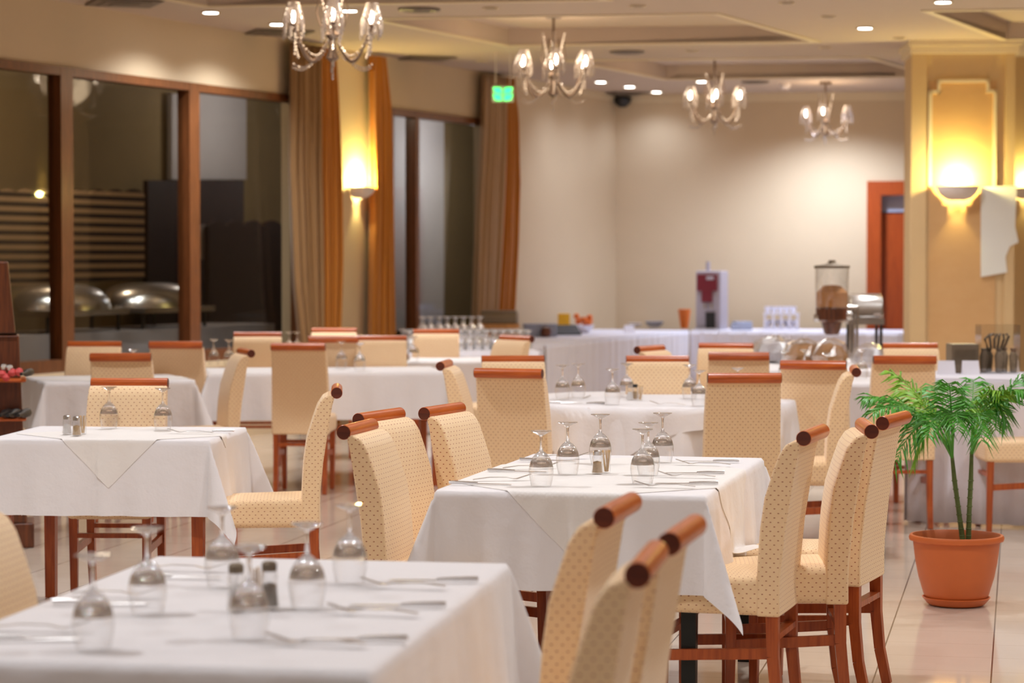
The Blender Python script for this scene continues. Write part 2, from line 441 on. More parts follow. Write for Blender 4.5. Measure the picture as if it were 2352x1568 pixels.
# far wall with the door, right of the corner
bm = NB_()
dA, dB = PB(1991, 500), PB(2120, 500); dz = PB(1991, 416).z
kA = (dA - CORNER).dot(E3n); kB = (dB - CORNER).dot(E3n)
def bseg(bm, k0, k1, z0, z1, t=.25, off=0):
    q = []
    for k, o_ in ((k0, off), (k1, off), (k1, off - t), (k0, off - t)):
        v = CORNER + E3n * k + NB * o_; q.append(v)
    hexa(bm, [Vector((v.x, v.y, z0)) for v in q], [Vector((v.x, v.y, z1)) for v in q])
bseg(bm, -1, kA, 0, CEIL); bseg(bm, kB, 16, 0, CEIL); bseg(bm, kA, kB, dz, CEIL)
struct('wall_back', bm, 'wall', smooth=False)
bm = NB_(); fw = .17
bseg(bm, kA, kA + fw, 0, dz, .3, .03); bseg(bm, kB - fw, kB, 0, dz, .3, .03); bseg(bm, kA + fw, kB - fw, dz - fw, dz, .3, .03)
dr = struct('door_1', bm, 'doorwood', smooth=False)
bm = NB_(); bseg(bm, kA + fw, kB - fw, 0, dz - fw - .22, .05, -.12); finish('door_leaf', bm, 'doorwood', dr, False)
bm = NB_(); bseg(bm, kA + fw, kB - fw, dz - fw - .2, dz - fw, .02, -.13); finish('transom_pane', bm, 'bluegrey', dr, False)
bm = NB_(); bseg(bm, -.1, 12, CEIL - .10, CEIL, .1, .05); struct('trim_6', bm, 'trim', smooth=False)
bm = NB_(); wseg(bm, 26.5, 29.75, CEIL - .08, CEIL, .06, .04); struct('trim_7', bm, 'trim', smooth=False)
# walls out of the picture close the room
bm = NB_(); prism(bm, [(13, -9), (13.2, -9), (13.2, 33), (13, 33)], 0, CEIL); struct('wall_right', bm, 'wall', smooth=False)
bm = NB_(); prism(bm, [(-19, -8.2), (16, -8.2), (16, -8), (-19, -8)], 0, CEIL); struct('wall_front', bm, 'wall', smooth=False)

# pillar on the right, with a partition wall behind it
PF = PY(2097, 400, 22.4); PR = PY(2322, 400, 22.4)
PF.z = PR.z = 0
pdir = Vector((1, -.06, 0)).normalized(); pn = Vector((pdir.y, -pdir.x, 0)); pw_ = (PR - PF).length
def pseg(bm, x0, x1, z0, z1, out, back=0.):
    q = [PF + pdir * x0 + pn * out, PF + pdir * x1 + pn * out, PF + pdir * x1 - pn * back, PF + pdir * x0 - pn * back]
    hexa(bm, [Vector((v.x, v.y, z0)) for v in q], [Vector((v.x, v.y, z1)) for v in q])
bm = NB_(); pseg(bm, 0, pw_, 0, CEIL, 0, .8)
pseg(bm, -.02, .12, 0, CEIL - .11, .03, .02); pseg(bm, pw_ - .07, pw_ + .02, 0, CEIL - .11, .03, .02)
pl = struct('column', bm, 'pillar', smooth=False)
bm = NB_(); pseg(bm, -.03, pw_ + .05, CEIL - .12, CEIL - .02, .06, .82); pseg(bm, -.05, pw_ + .08, CEIL - .05, CEIL, .10, .84)
finish('crown_moulding', bm, 'trim', pl, False)
def pfp(px, py):                # a point on the pillar's front, as (across, up)
    d = ray(px, py); t = (PF - Vector((0, 0, H))).dot(pn) / Vector((d.x, d.y, 0)).dot(pn)
    v = Vector((d.x * t, d.y * t, 0)) - PF
    return v.dot(pdir), H + d.z * t
bm = NB_(); a0 = pfp(2135, 210); a1 = pfp(2287, 425)
pseg(bm, a0[0], a1[0], .3, a0[1] + .09, .012, .02)
finish('marble_panel', bm, 'marble', pl, False)
out = [pfp(*q) for q in ((2136, 425), (2136, 211), (2156, 211), (2156, 187), (2268, 186), (2268, 210), (2285, 210), (2283, 425))]
bm = NB_()
for (x0, z0), (x1, z1) in zip(out, out[1:]):
    pseg(bm, min(x0, x1) - .014, max(x0, x1) + .014, min(z0, z1) - .014, max(z0, z1) + .014, .035, .02)
finish('panel_moulding', bm, 'trim', pl, False)
bm = NB_(); a0 = pfp(2252, 400); a1 = None  # made-up flat slab for a pale blank patch, no real fitting
pts = [pfp(*q) for q in ((2252, 430), (2334, 426), (2330, 520), (2338, 556), (2318, 566), (2308, 590), (2312, 625), (2252, 636))]
slab(bm, [PF + pdir * x + pn * .04 + Vector((0, 0, z)) for x, z in pts], -pn * .02)
o = finish('added_patch', bm, 'patchw', None, False); tag(o, 'made-up pale blank patch laid on the pillar to the right of its sconce', 'added patch')
bm = NB_(); prism(bm, [(4.6, 24.2), (13, 23.6), (13, 23.8), (4.6, 24.4)], 0, CEIL); struct('wall_partition', bm, 'pillar', smooth=False)

# assumed dim terrace beyond the dark windows; some reflections are built as objects
def EX(px, py, D): return PW(px, py, -D)
def exslab(bm, corners, D, t=.06):
    slab(bm, [EX(x, y, D) for x, y in corners], -NR * t)
bm = NB_(); wseg(bm, 8, 46, 0, 4.2, .1, -3.2); struct('terrace_wall', bm, 'ext', smooth=False)
bm = NB_(); wseg(bm, 8, 46, -.1, 0, 3.0, -.26); struct('terrace_floor', bm, 'extdark', smooth=False)
bm = NB_(); exslab(bm, [(395, 412), (566, 412), (566, 215), (395, 215)], 3.1); struct('terrace_wall_panel', bm, 'extgrey', smooth=False)
bm = NB_(); exslab(bm, [(905, 760), (1020, 760), (1020, 270), (905, 250)], 3.0); struct('terrace_pale_wall', bm, 'extgrey', smooth=False)
bm = NB_(); exslab(bm, [(340, 414), (560, 414), (560, 820), (340, 820)], 2.9); struct('terrace_door', bm, 'extdoor', smooth=False)
bm = NB_(); n_ = 9
ptsA = [(-40, 660)] + [(332, 640), (332, 448)]
for k in range(n_ * 4 + 1):
    x = 332 - k * (372 / (n_ * 4)); ptsA.append((x, 447 - 13 * abs(math.sin(k * PI / 4))))
exslab(bm, ptsA, 2.3); o = finish('awning', bm, 'awning', None, False)
tag(o, 'striped awning with a scalloped edge hanging beyond the large dark window', 'awning')
bm = NB_(); ptsA = [(650, 760), (480, 760)]
for k in range(17): ptsA.append((480 + k * 10.6, 520 - 14 * abs(math.sin(k * PI / 4))))
exslab(bm, ptsA, 2.5); o = finish('awning_valance', bm, 'extdoor', None, False)
tag(o, 'dark scalloped awning valance beyond the window pane beside the taupe curtain', 'awning')
c = EX(463, 556, 2.6)
bm = NB_(); lathe(bm, [(.0, 0), (.17, 0), (.19, .01), (.19, .03), (0, .03)], 28); o = finish('round_sign', bm, 'extcloth', None)
o.rotation_euler = (PI / 2, 0, math.atan2(NR.y, NR.x) + PI / 2); o.location = c; tag(o, 'round grey sign hung on the dark door beyond the window', 'sign')
ZTER = EX(200, 758, 1.2).z
def serving(px0, px1, y0, D, lab):  # dishes reflected in the panes, built as objects beyond the glass
    a, b = EX(px0, 758, D), EX(px1, 758, D); top = EX((px0 + px1) / 2, y0, D).z; a.z = b.z = ZTER; L = (b - a).length; z0 = ZTER
    t = thing('chafing_dish', lab, 'chafing dish', ((a + b) / 2), math.atan2(E1n.y, E1n.x)); h = top - z0
    bm = NB_(); n = 8
    prof = [(L / 2 * math.cos(PI * k / 16) ** .6 if k < 8 else .02, h * (.45 + .55 * math.sin(PI * k / 16))) for k in range(9)]
    lathe(bm, prof, 24); 
    for v in bm.verts: v.co.y *= .6
    finish('lid', bm, 'steel', t)
    bm = NB_(); box(bm, (0, 0, h * .4), (L * .96, L * .55, h * .12)); finish('pan', bm, 'steel', t, False)
    for sx in (-1, 1):
        for sy in (-1, 1):
            bm = NB_(); bar(bm, (sx * L * .42, sy * L * .22, 0), (sx * L * .42, sy * L * .22, h * .36), .025, .025); finish('leg', bm, 'dark', t, False)
serving(30, 225, 650, 1.2, 'reflected domed steel chafing dish built as an object beyond the window beside the dark rack')
serving(255, 425, 648, 1.2, 'reflected domed steel chafing dish built as an object beyond the middle window pane')
bm = NB_(); a, b = EX(-60, 758, 1.2), EX(560, 758, 1.2); z1 = ZTER - .003
q = [a + NR * .35, b + NR * .35, b - NR * .45, a - NR * .45]
hexa(bm, [Vector((v.x, v.y, 0.)) for v in q], [Vector((v.x, v.y, z1)) for v in q])
o = finish('serving_table', bm, 'extcloth', None, False); tag(o, 'cloth covered serving table under the reflected dishes, built beyond the large dark window', 'table')
lamp('added_terrace_fill', 'POINT', wallp(25.6, -2.0, 3.2), 16, (.95, .92, .9), shadow_soft_size=.15)  # added fill lights that brighten what is built beyond the glass
lamp('added_terrace_fill', 'POINT', wallp(21.6, -1.5, 3.3), 20, (1, .85, .65), shadow_soft_size=.15)
lamp('added_terrace_fill', 'POINT', wallp(30.2, -2.0, 2.9), 30, (.9, .93, 1.), shadow_soft_size=.15)

# ------------------------------------------------------------------ curtains
def curtain(cols, label, off, phase):
    # cols: list of (part name, material, rows of (py, px left, px right)) given on the plane just inside the window wall
    c0 = PW(cols[0][2][-1][1], 700, off)
    t = thing('curtain', label, 'curtain', (c0.x, c0.y, 0), 0, 'curtains along the window wall')
    for name, mat, rows in cols:
        rows = sorted(rows); bm = NB_(); zs = [.02 + k * (CEIL - .06) / 22 for k in range(23)]; n = 56; grid = []
        def at(z, i):
            py = None
            ym = 24.; py = 592 - (z - H) * F / ym
            for (p0, *a), (p1, *b) in zip(rows, rows[1:]):
                if p0 <= py <= p1: k = (py - p0) / (p1 - p0); return a[i] + (b[i] - a[i]) * k
            return rows[0][1 + i] if py < rows[0][0] else rows[-1][1 + i]
        for z in zs:
            l, r = PW(at(z, 0), 592, off).y, PW(at(z, 1), 592, off).y
            row = []
            for k in range(n + 1):
                u = k / n; y = l + (r - l) * u
                d = .045 * math.sin(u * PI * 9 + phase) + .018 * math.sin(u * PI * 21 + 2 + z * .6)
                p = wallp(y, off + d, z); row.append(bm.verts.new(p - Vector((c0.x, c0.y, 0))))
            grid.append(row)
        for a, b in zip(grid, grid[1:]):
            for k in range(n): bm.faces.new((a[k], a[k + 1], b[k + 1], b[k]))
        finish(name, bm, mat, t, True, 180, mods=[('SOLIDIFY', dict(thickness=.008))])
curtain([('taupe_panel', 'taupe', [(90, 674, 738), (400, 672, 738), (650, 682, 742), (800, 700, 740), (1000, 706, 742)]),
         ('amber_panel', 'orange', [(90, 736, 766), (200, 735, 774), (400, 734, 783), (600, 736, 785), (800, 736, 778), (1000, 738, 776)])],
        'taupe and amber curtain on the window side of the bright sconce', .11, .3)
curtain([('amber_panel', 'orange', [(120, 862, 880), (250, 862, 897), (440, 862, 903), (760, 854, 910), (1000, 852, 914)])],
        'all amber curtain between the bright sconce and the second window', .11, 1.7)
curtain([('tan_panel', 'tan', [(170, 1114, 1160), (300, 1110, 1160), (500, 1100, 1152), (750, 1092, 1140), (1000, 1090, 1140)]),
         ('amber_panel', 'orange', [(170, 1158, 1176), (230, 1158, 1186), (400, 1156, 1190), (560, 1150, 1186), (750, 1138, 1178), (1000, 1138, 1176)])],
        'tan and amber curtain nearest the far corner under the green exit sign', .11, .9)

# ------------------------------------------------------------------ sconces
def sconce(loc, nrm, wd, label, cat='wall lamp', power=SCONCE_W, deep=.8):
    t = thing('wall_sconce', label, cat, loc, math.atan2(nrm.y, nrm.x), 'plaster wall sconces')
    r = wd / 2; bm = NB_()
    prof = [(r * .30, -.62 * r), (r * .55, -.55 * r), (r * .80, -.36 * r), (r * .95, -.12 * r), (r * 1.0, .05 * r), (r * .93, .05 * r), (r * .85, -.12 * r), (r * .5, -.45 * r)]
    lathe(bm, prof, 24, (0, 0, 0), False, False, -PI / 2, PI / 2)
    for v in bm.verts: v.co.x = v.co.x * deep + .002
    finish('bowl', bm, 'plaster', t)
    bm = NB_(); lathe(bm, [(.0, -.03), (.02, -.02), (.024, .02), (.012, .05), (0, .055)], 12, (r * .42, 0, -.06)); finish('bulb', bm, 'bulb', t)
    lamp('sconce_light', 'POINT', (r * .62, 0, .07), power, (1, .84, .27), t, shadow_soft_size=.03)
    lamp('sconce_light', 'SPOT', (.06, 0, -.63 * r), power * .16, (1, .86, .34), t, shadow_soft_size=.02, spot_size=math.radians(75), spot_blend=.6)
pc = PW(818, 432); sconce(pc + NR * .004, NR, .33, 'white plaster sconce glowing between the two amber curtains', deep=1.15)
x, z = pfp(2198, 430)
sconce(PF + pdir * x + pn * .04 + Vector((0, 0, z)), pn, .40, 'white plaster sconce glowing on the front of the pillar')
q = PY(2366, 432, 24.0); sconce(Vector((q.x, 24.2 - (q.x - 4.6) * .0714 - .01, q.z)), Vector((-.0714, -1, 0)).normalized(), .34, 'plaster sconce cut by the right border of the photo, past the pillar', power=SCONCE_W * .35)

# ------------------------------------------------------------------ ceiling fittings
def downlight(px, py, lit, label, group, r=.062):
    p = P(px, py, CEIL)
    for a, b, c, d in TR:
        pass
    t = thing('downlight', label, 'ceiling light', (p.x, p.y, CEIL), 0, group)
    bm = NB_(); lathe(bm, [(r, 0), (r * 1.25, -.002), (r * 1.25, -.012), (r, -.012), (r, 0)], 24, cap0=False, cap1=False); finish('trim_ring', bm, 'trim', t)
    bm = NB_(); lathe(bm, [(0, -.004), (r, -.004), (r, -.009), (0, -.009)], 24, cap0=False, cap1=False); finish('lens', bm, 'down' if lit else 'off', t)
    if lit: lamp('downlight_beam', 'SPOT', (0, 0, -.03), SPOT_W * (.8 if p.y < 22.5 else .16), SPOT_COL if p.y < 22.5 else FAR_COL, t, shadow_soft_size=.06, spot_size=CONE, spot_blend=.8)
for px, py, lb in ((484, 27, 'lit downlight in the ceiling before the large window'), (637, 54, 'lit downlight beside the glowing shades of the largest chandelier'),
                   (802, 23, 'lit downlight behind the stem of the largest chandelier'), (1380, 187, 'lit downlight just right of the second chandelier'),
                   (1446, 198, 'lit downlight, middle one of the three near the far corner'), (1508, 210, 'lit downlight, rightmost of the three near the far corner'),
                   (1612, 186, 'lit downlight above the third chandelier'), (1987, 63, 'lit downlight in the ceiling left of the pillar'),
                   (2166, 3, 'lit downlight at the top border above the pillar')):
    downlight(px, py, True, lb, 'lit downlights')
for px, py, lb in ((1127, 17, 'unlit downlight between the first two ceiling trays'), (1465, 12, 'unlit downlight at the top of the photo, middle of three in a row'),
                   (1807, 5, 'unlit downlight at the top border, right of the middle one'), (1902, 37, 'unlit downlight left of the lit one by the pillar'),
                   (1590, 116, 'unlit downlight between the second and third trays'), (1895, 108, 'unlit downlight close behind the lit one by the pillar'),
                   (2065, 86, 'unlit downlight in the yellow glow by the pillar'), (1108, 139, 'small unlit downlight left of the second chandelier')):
    downlight(px, py, False, lb, 'unlit downlights', .05)
# unseen lamps of the same ceiling, without fittings
for i, Y in enumerate((5.2, 8.6, 12, 15.6, 1.6)):  # last row added to brighten faces turned towards the camera
    for X in (-7.5, -4.6, -1.7, 1.2, 4.1, 7.2):
        if X > WA + WB * Y + .8: lamp('unseen_downlight', 'SPOT', (X, Y, CEIL - .03), SPOT_W * (.7, 1, 1, .85, .5)[i], SPOT_COL, shadow_soft_size=.08, spot_size=CONE, spot_blend=.8)
for X, Y, k in ((6.5, 19.5, 1), (9, 19, 1), (3.75, 28.2, 2.6), (.15, 27.4, 1.0), (4.4, 25.6, .5), (1.6, 27.2, .3), (2.0, 22.2, .7), (-1.2, 19.2, .3), (3.4, 18.6, .9)):
    lamp('unseen_downlight', 'SPOT', (X, Y, CEIL - .03), SPOT_W * k, SPOT_COL if Y < 25 else FAR_COL, shadow_soft_size=.08, spot_size=CONE, spot_blend=.8)
def vent(px, py, r, lb, sq):
    p = P(px, py, CEIL); t = thing('ceiling_vent', lb, 'vent', (p.x, p.y, CEIL), math.atan(WB) * -1 + (PI / 4 if sq else 0), 'air vents in the ceiling')
    bm = NB_()
    if sq:
        for k in range(3): box(bm, (0, 0, -.012 - .006 * k), (2 * r * (1 - .3 * k), 2 * r * (1 - .3 * k), .010))
    else: lathe(bm, [(0, 0), (r, -.002), (r, -.014), (r * .8, -.022), (r * .6, -.012), (r * .35, -.026), (0, -.022)], 28, cap0=False)
    finish('grille', bm, 'off', t, False)
vent(963, 20, .17, 'round air vent at the top of the photo beside the first tray', False)
vent(1440, 118, .17, 'round air vent between the second and third chandeliers', False)
vent(980, 132, .24, 'square air vent in the yellow glow above the amber curtain', True)
vent(640, 73, .26, 'square air vent behind the largest chandelier', True)
vent(1432, 213, .24, 'square air vent close to the far corner', True)
vent(285, 4, .26, 'square air vent at the top border above the large window', True)
vent(1735, 187, .16, 'round air vent right of the third chandelier', False)
p = P(1802, 192, CEIL); t = thing('smoke_detector', 'small round smoke detector on the ceiling beyond the third chandelier', 'smoke detector', (p.x, p.y, CEIL))
bm = NB_(); lathe(bm, [(.07, 0), (.07, -.03), (.045, -.06), (0, -.062)], 20); finish('case', bm, 'plaster', t)
p = PB(1430, 233, .12); t = thing('wall_speaker', 'small black loudspeaker in the far corner below the ceiling', 'loudspeaker', (p.x, p.y, p.z))
bm = NB_(); lathe(bm, [(.04, -.07), (.10, -.02), (.115, .04), (.06, .07)], 16); finish('case', bm, 'dark', t)
bm = NB_(); bar(bm, (0, 0, .06), (0, .12, .09), .03, .03); finish('bracket', bm, 'dark', t, False)
# exit sign hanging before the last curtain
p = PY(1155, 216, 23.6)
t = thing('exit_sign', 'small glowing green exit sign hung before the last curtain', 'sign', p)
bm = NB_(); box(bm, (0, .02, 0), (.21, .03, .15)); finish('case', bm, 'plaster', t, False)
bm = NB_()
for sx in (-1, 1):
    x0 = sx * .012; x1 = sx * .092
    for zz in ((.062, .008), (-.004, -.060)):
        z0, z1 = zz; k = .012 if z0 > 0 else -.012
        slab(bm, [(x0, -.003, z1), (x0 + sx * .01, -.003, z0 - .004), (x1, -.003, z0), (x1 - sx * .02, -.003, z1 + .004)], Vector((0, -.004, 0)))
finish('lit_pictogram', bm, 'exit_g', t, False)
bm = NB_()
for sx in (-.07, .07): tube(bm, [(sx, .02, .07), (sx, .02, CEIL - p.z)], .004, 6)
finish('hanging_rod', bm, 'plaster', t)

# ------------------------------------------------------------------ chandeliers
def chandelier(px, Y, R, zb, narm, rot, top, label, unlit=()):
    X = (px - 1176) / F * Y
    t = thing('chandelier', label, 'chandelier', (X, Y, zb), 0, 'crystal chandeliers'); k = R / .38
    bm = NB_(); tube(bm, [(0, 0, .10), (0, 0, top - zb)], .012, 8)
    lathe(bm, [(.012, .06 * k), (.05 * k, .09 * k), (.03 * k, .14 * k), (.022 * k, .22 * k), (.055 * k, .26 * k), (.02 * k, .30 * k)], 12)
    lathe(bm, [(.0, top - zb - .03), (.07, top - zb - .03), (.07, top - zb), (0, top - zb)], 16, cap0=False, cap1=False)
    finish('stem', bm, 'brass', t)
    ends = []
    for i in range(narm):
        a = rot + 2 * PI * i / narm; ca, sa = math.cos(a), math.sin(a)
        pts = []
        for j in range(13):
            u = j / 12; r = (.05 + (.33 - .05) * u) * k; z = (.20 - .145 * math.sin(PI * min(1, u * 1.08)) + .11 * u ** 3) * k
            pts.append((r * ca, r * sa, z))
        bm = NB_(); tube(bm, pts, .009 * k, 7); e = pts[-1]; ends.append((e, ca, sa))
        lathe(bm, [(.008 * k, -.01), (.03 * k, .0), (.034 * k, .012), (.01 * k, .02)], 10, e); arm = finish('arm', bm, 'brass', t)
        bm = NB_(); lathe(bm, [(.005, .03 * k), (.012 * k, .06 * k), (.013 * k, .085 * k), (.003, .12 * k)], 10, e); finish('bulb', bm, 'off' if i in unlit else 'bulb', arm)
        bm = NB_(); nb = 15
        for row in range(7):                       # beaded shade
            u = row / 6; rr = (.038 + .034 * u) * k; zz = e[2] + (.165 - .115 * u) * k
            for q in range(nb):
                b = 2 * PI * (q + .5 * (row % 2)) / nb; bead(bm, (e[0] + rr * math.cos(b), e[1] + rr * math.sin(b), zz), .0098 * k, .0115 * k)
        for q in range(10):                        # fringe of drops below the shade
            b = 2 * PI * q / 10
            for d in range(5 + q % 2): bead(bm, (e[0] + .074 * k * math.cos(b), e[1] + .074 * k * math.sin(b), e[2] + (.035 - .020 * d) * k), .0085 * k, .011 * k)
        finish('beaded_shade', bm, 'crystal', t, False)
    for i in range(narm):                          # swags and pendants, each string a part
        (e, ca, sa), (f, _, _) = ends[i], ends[(i + 1) % narm]
        bm = NB_()
        for j in range(17):
            u = j / 16; bead(bm, ((e[0] + (f[0] - e[0]) * u) * (1 - .12 * math.sin(PI * u)), (e[1] + (f[1] - e[1]) * u) * (1 - .12 * math.sin(PI * u)), e[2] - .06 * k - .16 * k * math.sin(PI * u)), .0105 * k)
        finish('bead_swag', bm, 'crystal', t, False); bm = NB_()
        for j in range(14):
            u = j / 13; bead(bm, (e[0] * (1 - u * .85), e[1] * (1 - u * .85), .20 * k - (.19 * math.sin(PI * (.35 + .65 * u))) * k), .0105 * k)
        finish('bead_swag', bm, 'crystal', t, False); bm = NB_()
        for d in range(6): bead(bm, (e[0] * .97, e[1] * .97, e[2] - (.06 + .024 * d) * k), .010 * k, .013 * k)
        finish('bead_drop', bm, 'crystal', t, False); bm = NB_()
        a = rot + 2 * PI * i / narm
        for d in range(11): bead(bm, (.115 * k * math.cos(a) * (1 - d * .06), .115 * k * math.sin(a) * (1 - d * .06), (.64 - .030 * d) * k), .0105 * k, .015 * k)
        finish('bead_drop', bm, 'crystal', t, False)
    bm = NB_()
    for d in range(6): bead(bm, (0, 0, (.05 - .022 * d) * k), (.014 - .001 * d) * k, .014 * k)
    finish('bead_drop', bm, 'crystal', t, False)
    bm = NB_()
    for i in range(narm):                          # short upper horns
        a = rot + 2 * PI * (i + .5) / narm
        tube(bm, [(.02 * math.cos(a), .02 * math.sin(a), .30 * k), (.09 * k * math.cos(a), .09 * k * math.sin(a), .33 * k), (.115 * k * math.cos(a), .115 * k * math.sin(a), .42 * k), (.09 * k * math.cos(a), .09 * k * math.sin(a), .60 * k)], .006 * k, 6)
    finish('upper_horns', bm, 'brass', t)
    lamp('chandelier_glow', 'POINT', (0, 0, .36 * k), CHAND_W, (1, .74, .48), t, shadow_soft_size=.25 * k)
chandelier(765, 16.9, .36, 2.90, 6, .62, CEIL + TD, 'largest crystal chandelier, nearest, cut by the top of the photo')
chandelier(1271, 21.5, .365, 2.96, 6, .58, CEIL + TD, 'crystal chandelier, second in the row, beside the green exit sign')
chandelier(1640, 25.6, .345, 2.955, 6, .50, CEIL + TD, 'crystal chandelier, third in the row, hung over the coffee machine')
chandelier(1894, 27.6, .315, 2.93, 3, .3, CEIL, 'smallest crystal chandelier, farthest, beside the pillar', (0,))

# ------------------------------------------------------------------ chairs
SEAT_T, SEAT_B = .535, .405
def make_chair():
    t = thing('dining_chair', 'x', 'chair', (0, 0, 0), 0, 'dotted dining chairs')
    bm = NB_(); box(bm, (0, .005, (SEAT_T + SEAT_B) / 2), (.395, .43, SEAT_T - SEAT_B))
    for v in bm.verts:
        if v.co.z > .5 and v.co.y > 0: v.co.z -= .012
        if v.co.y < 0: v.co.x *= .96
    bmesh.ops.subdivide_edges(bm, edges=bm.edges, cuts=2, use_grid_fill=True)
    for v in bm.verts:
        if v.co.z > SEAT_T - .03: v.co.z += .012 * math.cos(v.co.x / .2 * PI / 2)
    o = finish('seat', bm, 'fabric', t, mods=[BEV(.026, 4)]); boxuv(o)
    # backrest: side profile swept across the width
    rear = [(0, .405), (.0, .48), (.002, .54), (.010, .62), (.018, .70), (.034, .80), (.050, .90), (.0575, .945), (.066, .975)]
    front = [(-.078, .405), (-.078, .48), (-.0765, .54), (-.073, .62), (-.067, .70), (-.053, .80), (-.026, .885), (-.006, .942), (.016, .976), (.042, .990), (.062, .990)]
    prof = [(-.215 - a, z) for a, z in rear] + [(-.215 - a, z) for a, z in front[::-1]]
    bm = NB_(); n = 12; rings = []
    for k in range(n + 1):
        u = k / n * 2 - 1; ring = []
        for y, z in prof:
            wd = .194 - .010 * max(0, (z - .5)) / .5
            bulge = .006 * (1 - u * u)
            ring.append(bm.verts.new((u * wd, y + (bulge if y > -.215 - .02 + (z - .6) * -.12 else -bulge * .5), z)))
        rings.append(ring)
    for a, b in zip(rings, rings[1:]):
        for i in range(len(prof)): bm.faces.new((a[i], a[(i + 1) % len(prof)], b[(i + 1) % len(prof)], b[i]))
    bm.faces.new(rings[0]); bm.faces.new(rings[-1][::-1])
    o = finish('backrest', bm, 'fabric', t, mods=[BEV(.012, 3)]); boxuv(o)
    bm = NB_(); tube(bm, [(-.183, -.292, 1.0), (.183, -.292, 1.0)], .0255, 24)
    roll = finish('top_roll', bm, 'wood', t, angle=50, mods=[BEV(.002, 1)])
    for s in (-1, 1):
        bm = NB_(); tube(bm, [(s * .1825, -.292, 1.0), (s * .1838, -.292, 1.0)], .0238, 24); finish('end_cap', bm, 'endwood', roll)
    for s in (-1, 1):
        bm = NB_(); bar(bm, (s * .168, .185, .42), (s * .165, .19, 0), .040, .040, .030, .030); finish('leg', bm, 'legwood', t, False, mods=[BEV(.003, 1)])
        bm = NB_(); pts = [(s * .166, -.188, .42), (s * .166, -.190, .27), (s * .166, -.204, .13), (s * .166, -.232, 0)]
        for i in range(3): bar(bm, pts[i], pts[i + 1], .038 - .003 * i, .042 - .003 * i, .038 - .003 * (i + 1), .042 - .003 * (i + 1))
        finish('leg', bm, 'legwood', t, False)
        bm = NB_(); bar(bm, (s * .167, .17, .26), (s * .167, -.18, .28), .020, .036); finish('stretcher', bm, 'legwood', t, False)
    for y, z in ((.183, .33), (-.190, .335)):
        bm = NB_(); bar(bm, (-.155, y, z), (.155, y, z), .020, .036); finish('stretcher', bm, 'legwood', t, False)
    return t
CH0 = make_chair(); first_chair = [True]
def place_chair(loc, yaw, label):
    if first_chair[0]:
        first_chair[0] = False; CH0.location = loc; CH0.rotation_euler = (0, 0, yaw); CH0['label'] = label; return CH0
    return dup(CH0, loc, yaw, label)
def chair(label, px=None, py=None, face='away', dl=0., end=False, at=None):
    # px, py: where the centre of the top roll (or, with end, its near end) is seen; dl: turn in degrees
    base = {'away': 0, 'camera': 180, 'left': 90, 'right': -90}[face]
    d = math.radians(dl)
    yaw = math.radians(base) - d
    p = P(px, py, 1.0) if at is None else Vector((at[0], at[1], 1.0))
    if end: p = p + Vector((math.sin(d), math.cos(d), 0)) * .183
    fx, fy = -math.sin(yaw), math.cos(yaw)
    return place_chair((p.x + fx * .292, p.y + fy * .292, 0), yaw, label)

chair('dining chair at the nearest table, tall blurred back, leftmost of the three in front', 1387, 1189, 'left', 13, True)
chair('blurred dining chair at the nearest table, middle one of the three in front', 1537, 1249, 'left', 13, True)
chair('blurred dining chair closest to the camera, its roll overlapping the one behind', 1464, 1321, 'left', 9, True)
chair('dining chair at the nearest table, only a sliver shown at the left border', face='right', dl=9, at=(-1.30, 5.62))
chair('dining chair at the long central table, nearest on its right side, holding the cloth corner', face='left', dl=17, at=(1.015, 8.13))
chair('dining chair on the right of the long central table, second from the camera', 2002, 991, 'left', 3, True)
chair('dining chair on the right of the long central table, farthest, beside the palm', 2027, 972, 'left', 22, True)
chair('dining chair on the left of the long central table, nearest to the camera', 789, 993, 'right', 12, True)
chair('dining chair on the left of the long central table, second, mostly behind the nearest one', 823, 964, 'right', 22, True)
chair('dining chair on the left of the long central table, third, set apart', 974, 950, 'right', 21, True)
chair('dining chair seen sharply from its side at the right end of the small left table', face='left', dl=-4, at=(-.785, 10.82))
chair('dining chair behind the small left table, its front facing the camera over two glasses', 298, 880, 'camera', 2)
chair('dining chair seen from behind, directly above the small left table chair', 277, 820, 'away', 0)
chair('dining chair facing the camera at the far side of the window table', 218, 792, 'camera', 0)
chair('dining chair with a plain back beside the window table, right of two lower chairs', 404, 792, 'away', 2)
chair('dining chair seen from its side at the right end of the window table', 577, 812, 'left', -17, True)
chair('dining chair seen from behind before the long far-left table, standing alone on the floor', 685, 796, 'away', 3)
chair('dining chair facing the camera behind the far-left table, under the taupe curtain', 592, 770, 'camera', -3)
chair('dining chair facing the camera behind the far-left table, right of two glasses', 877, 778, 'camera', 0)
chair('dining chair with its back to us behind the far-left table, below the sconce', 766, 779, 'away', 0)
chair('farthest dining chair below the sconce, its roll just above another roll', 768, 760, 'camera', 0)
chair('dining chair before the rows of buffet glasses', 1002, 763, 'camera', 0)
chair('dining chair seen from its side, left of the round table, facing it', 1011, 841, 'right', 6, True)
chair('dining chair seen from behind at the round table, left of the glasses', 1168, 857, 'away', 18)
chair('dining chair facing the camera, half hidden behind the chair left of the round table', 1178, 826, 'camera', -3)
chair('dining chair facing the camera at the far side of the round table', 1510, 826, 'camera', 0)
chair('dining chair seen from behind at the near side of the round table', 1710, 868, 'away', -2)
chair('dining chair seen from behind, right of the round table, its roll above the near chair', 1697, 818, 'away', 5)
chair('dining chair facing the camera before the buffet skirt, most distant of the round table chairs', 1668, 796, 'camera', 10)
chair('dining chair turned sideways against the buffet skirt, only its top showing', 1463, 804, 'right', 30, True)
chair('dining chair turned sideways at the near corner of the glass buffet', 1222, 779, 'left', -38, True)
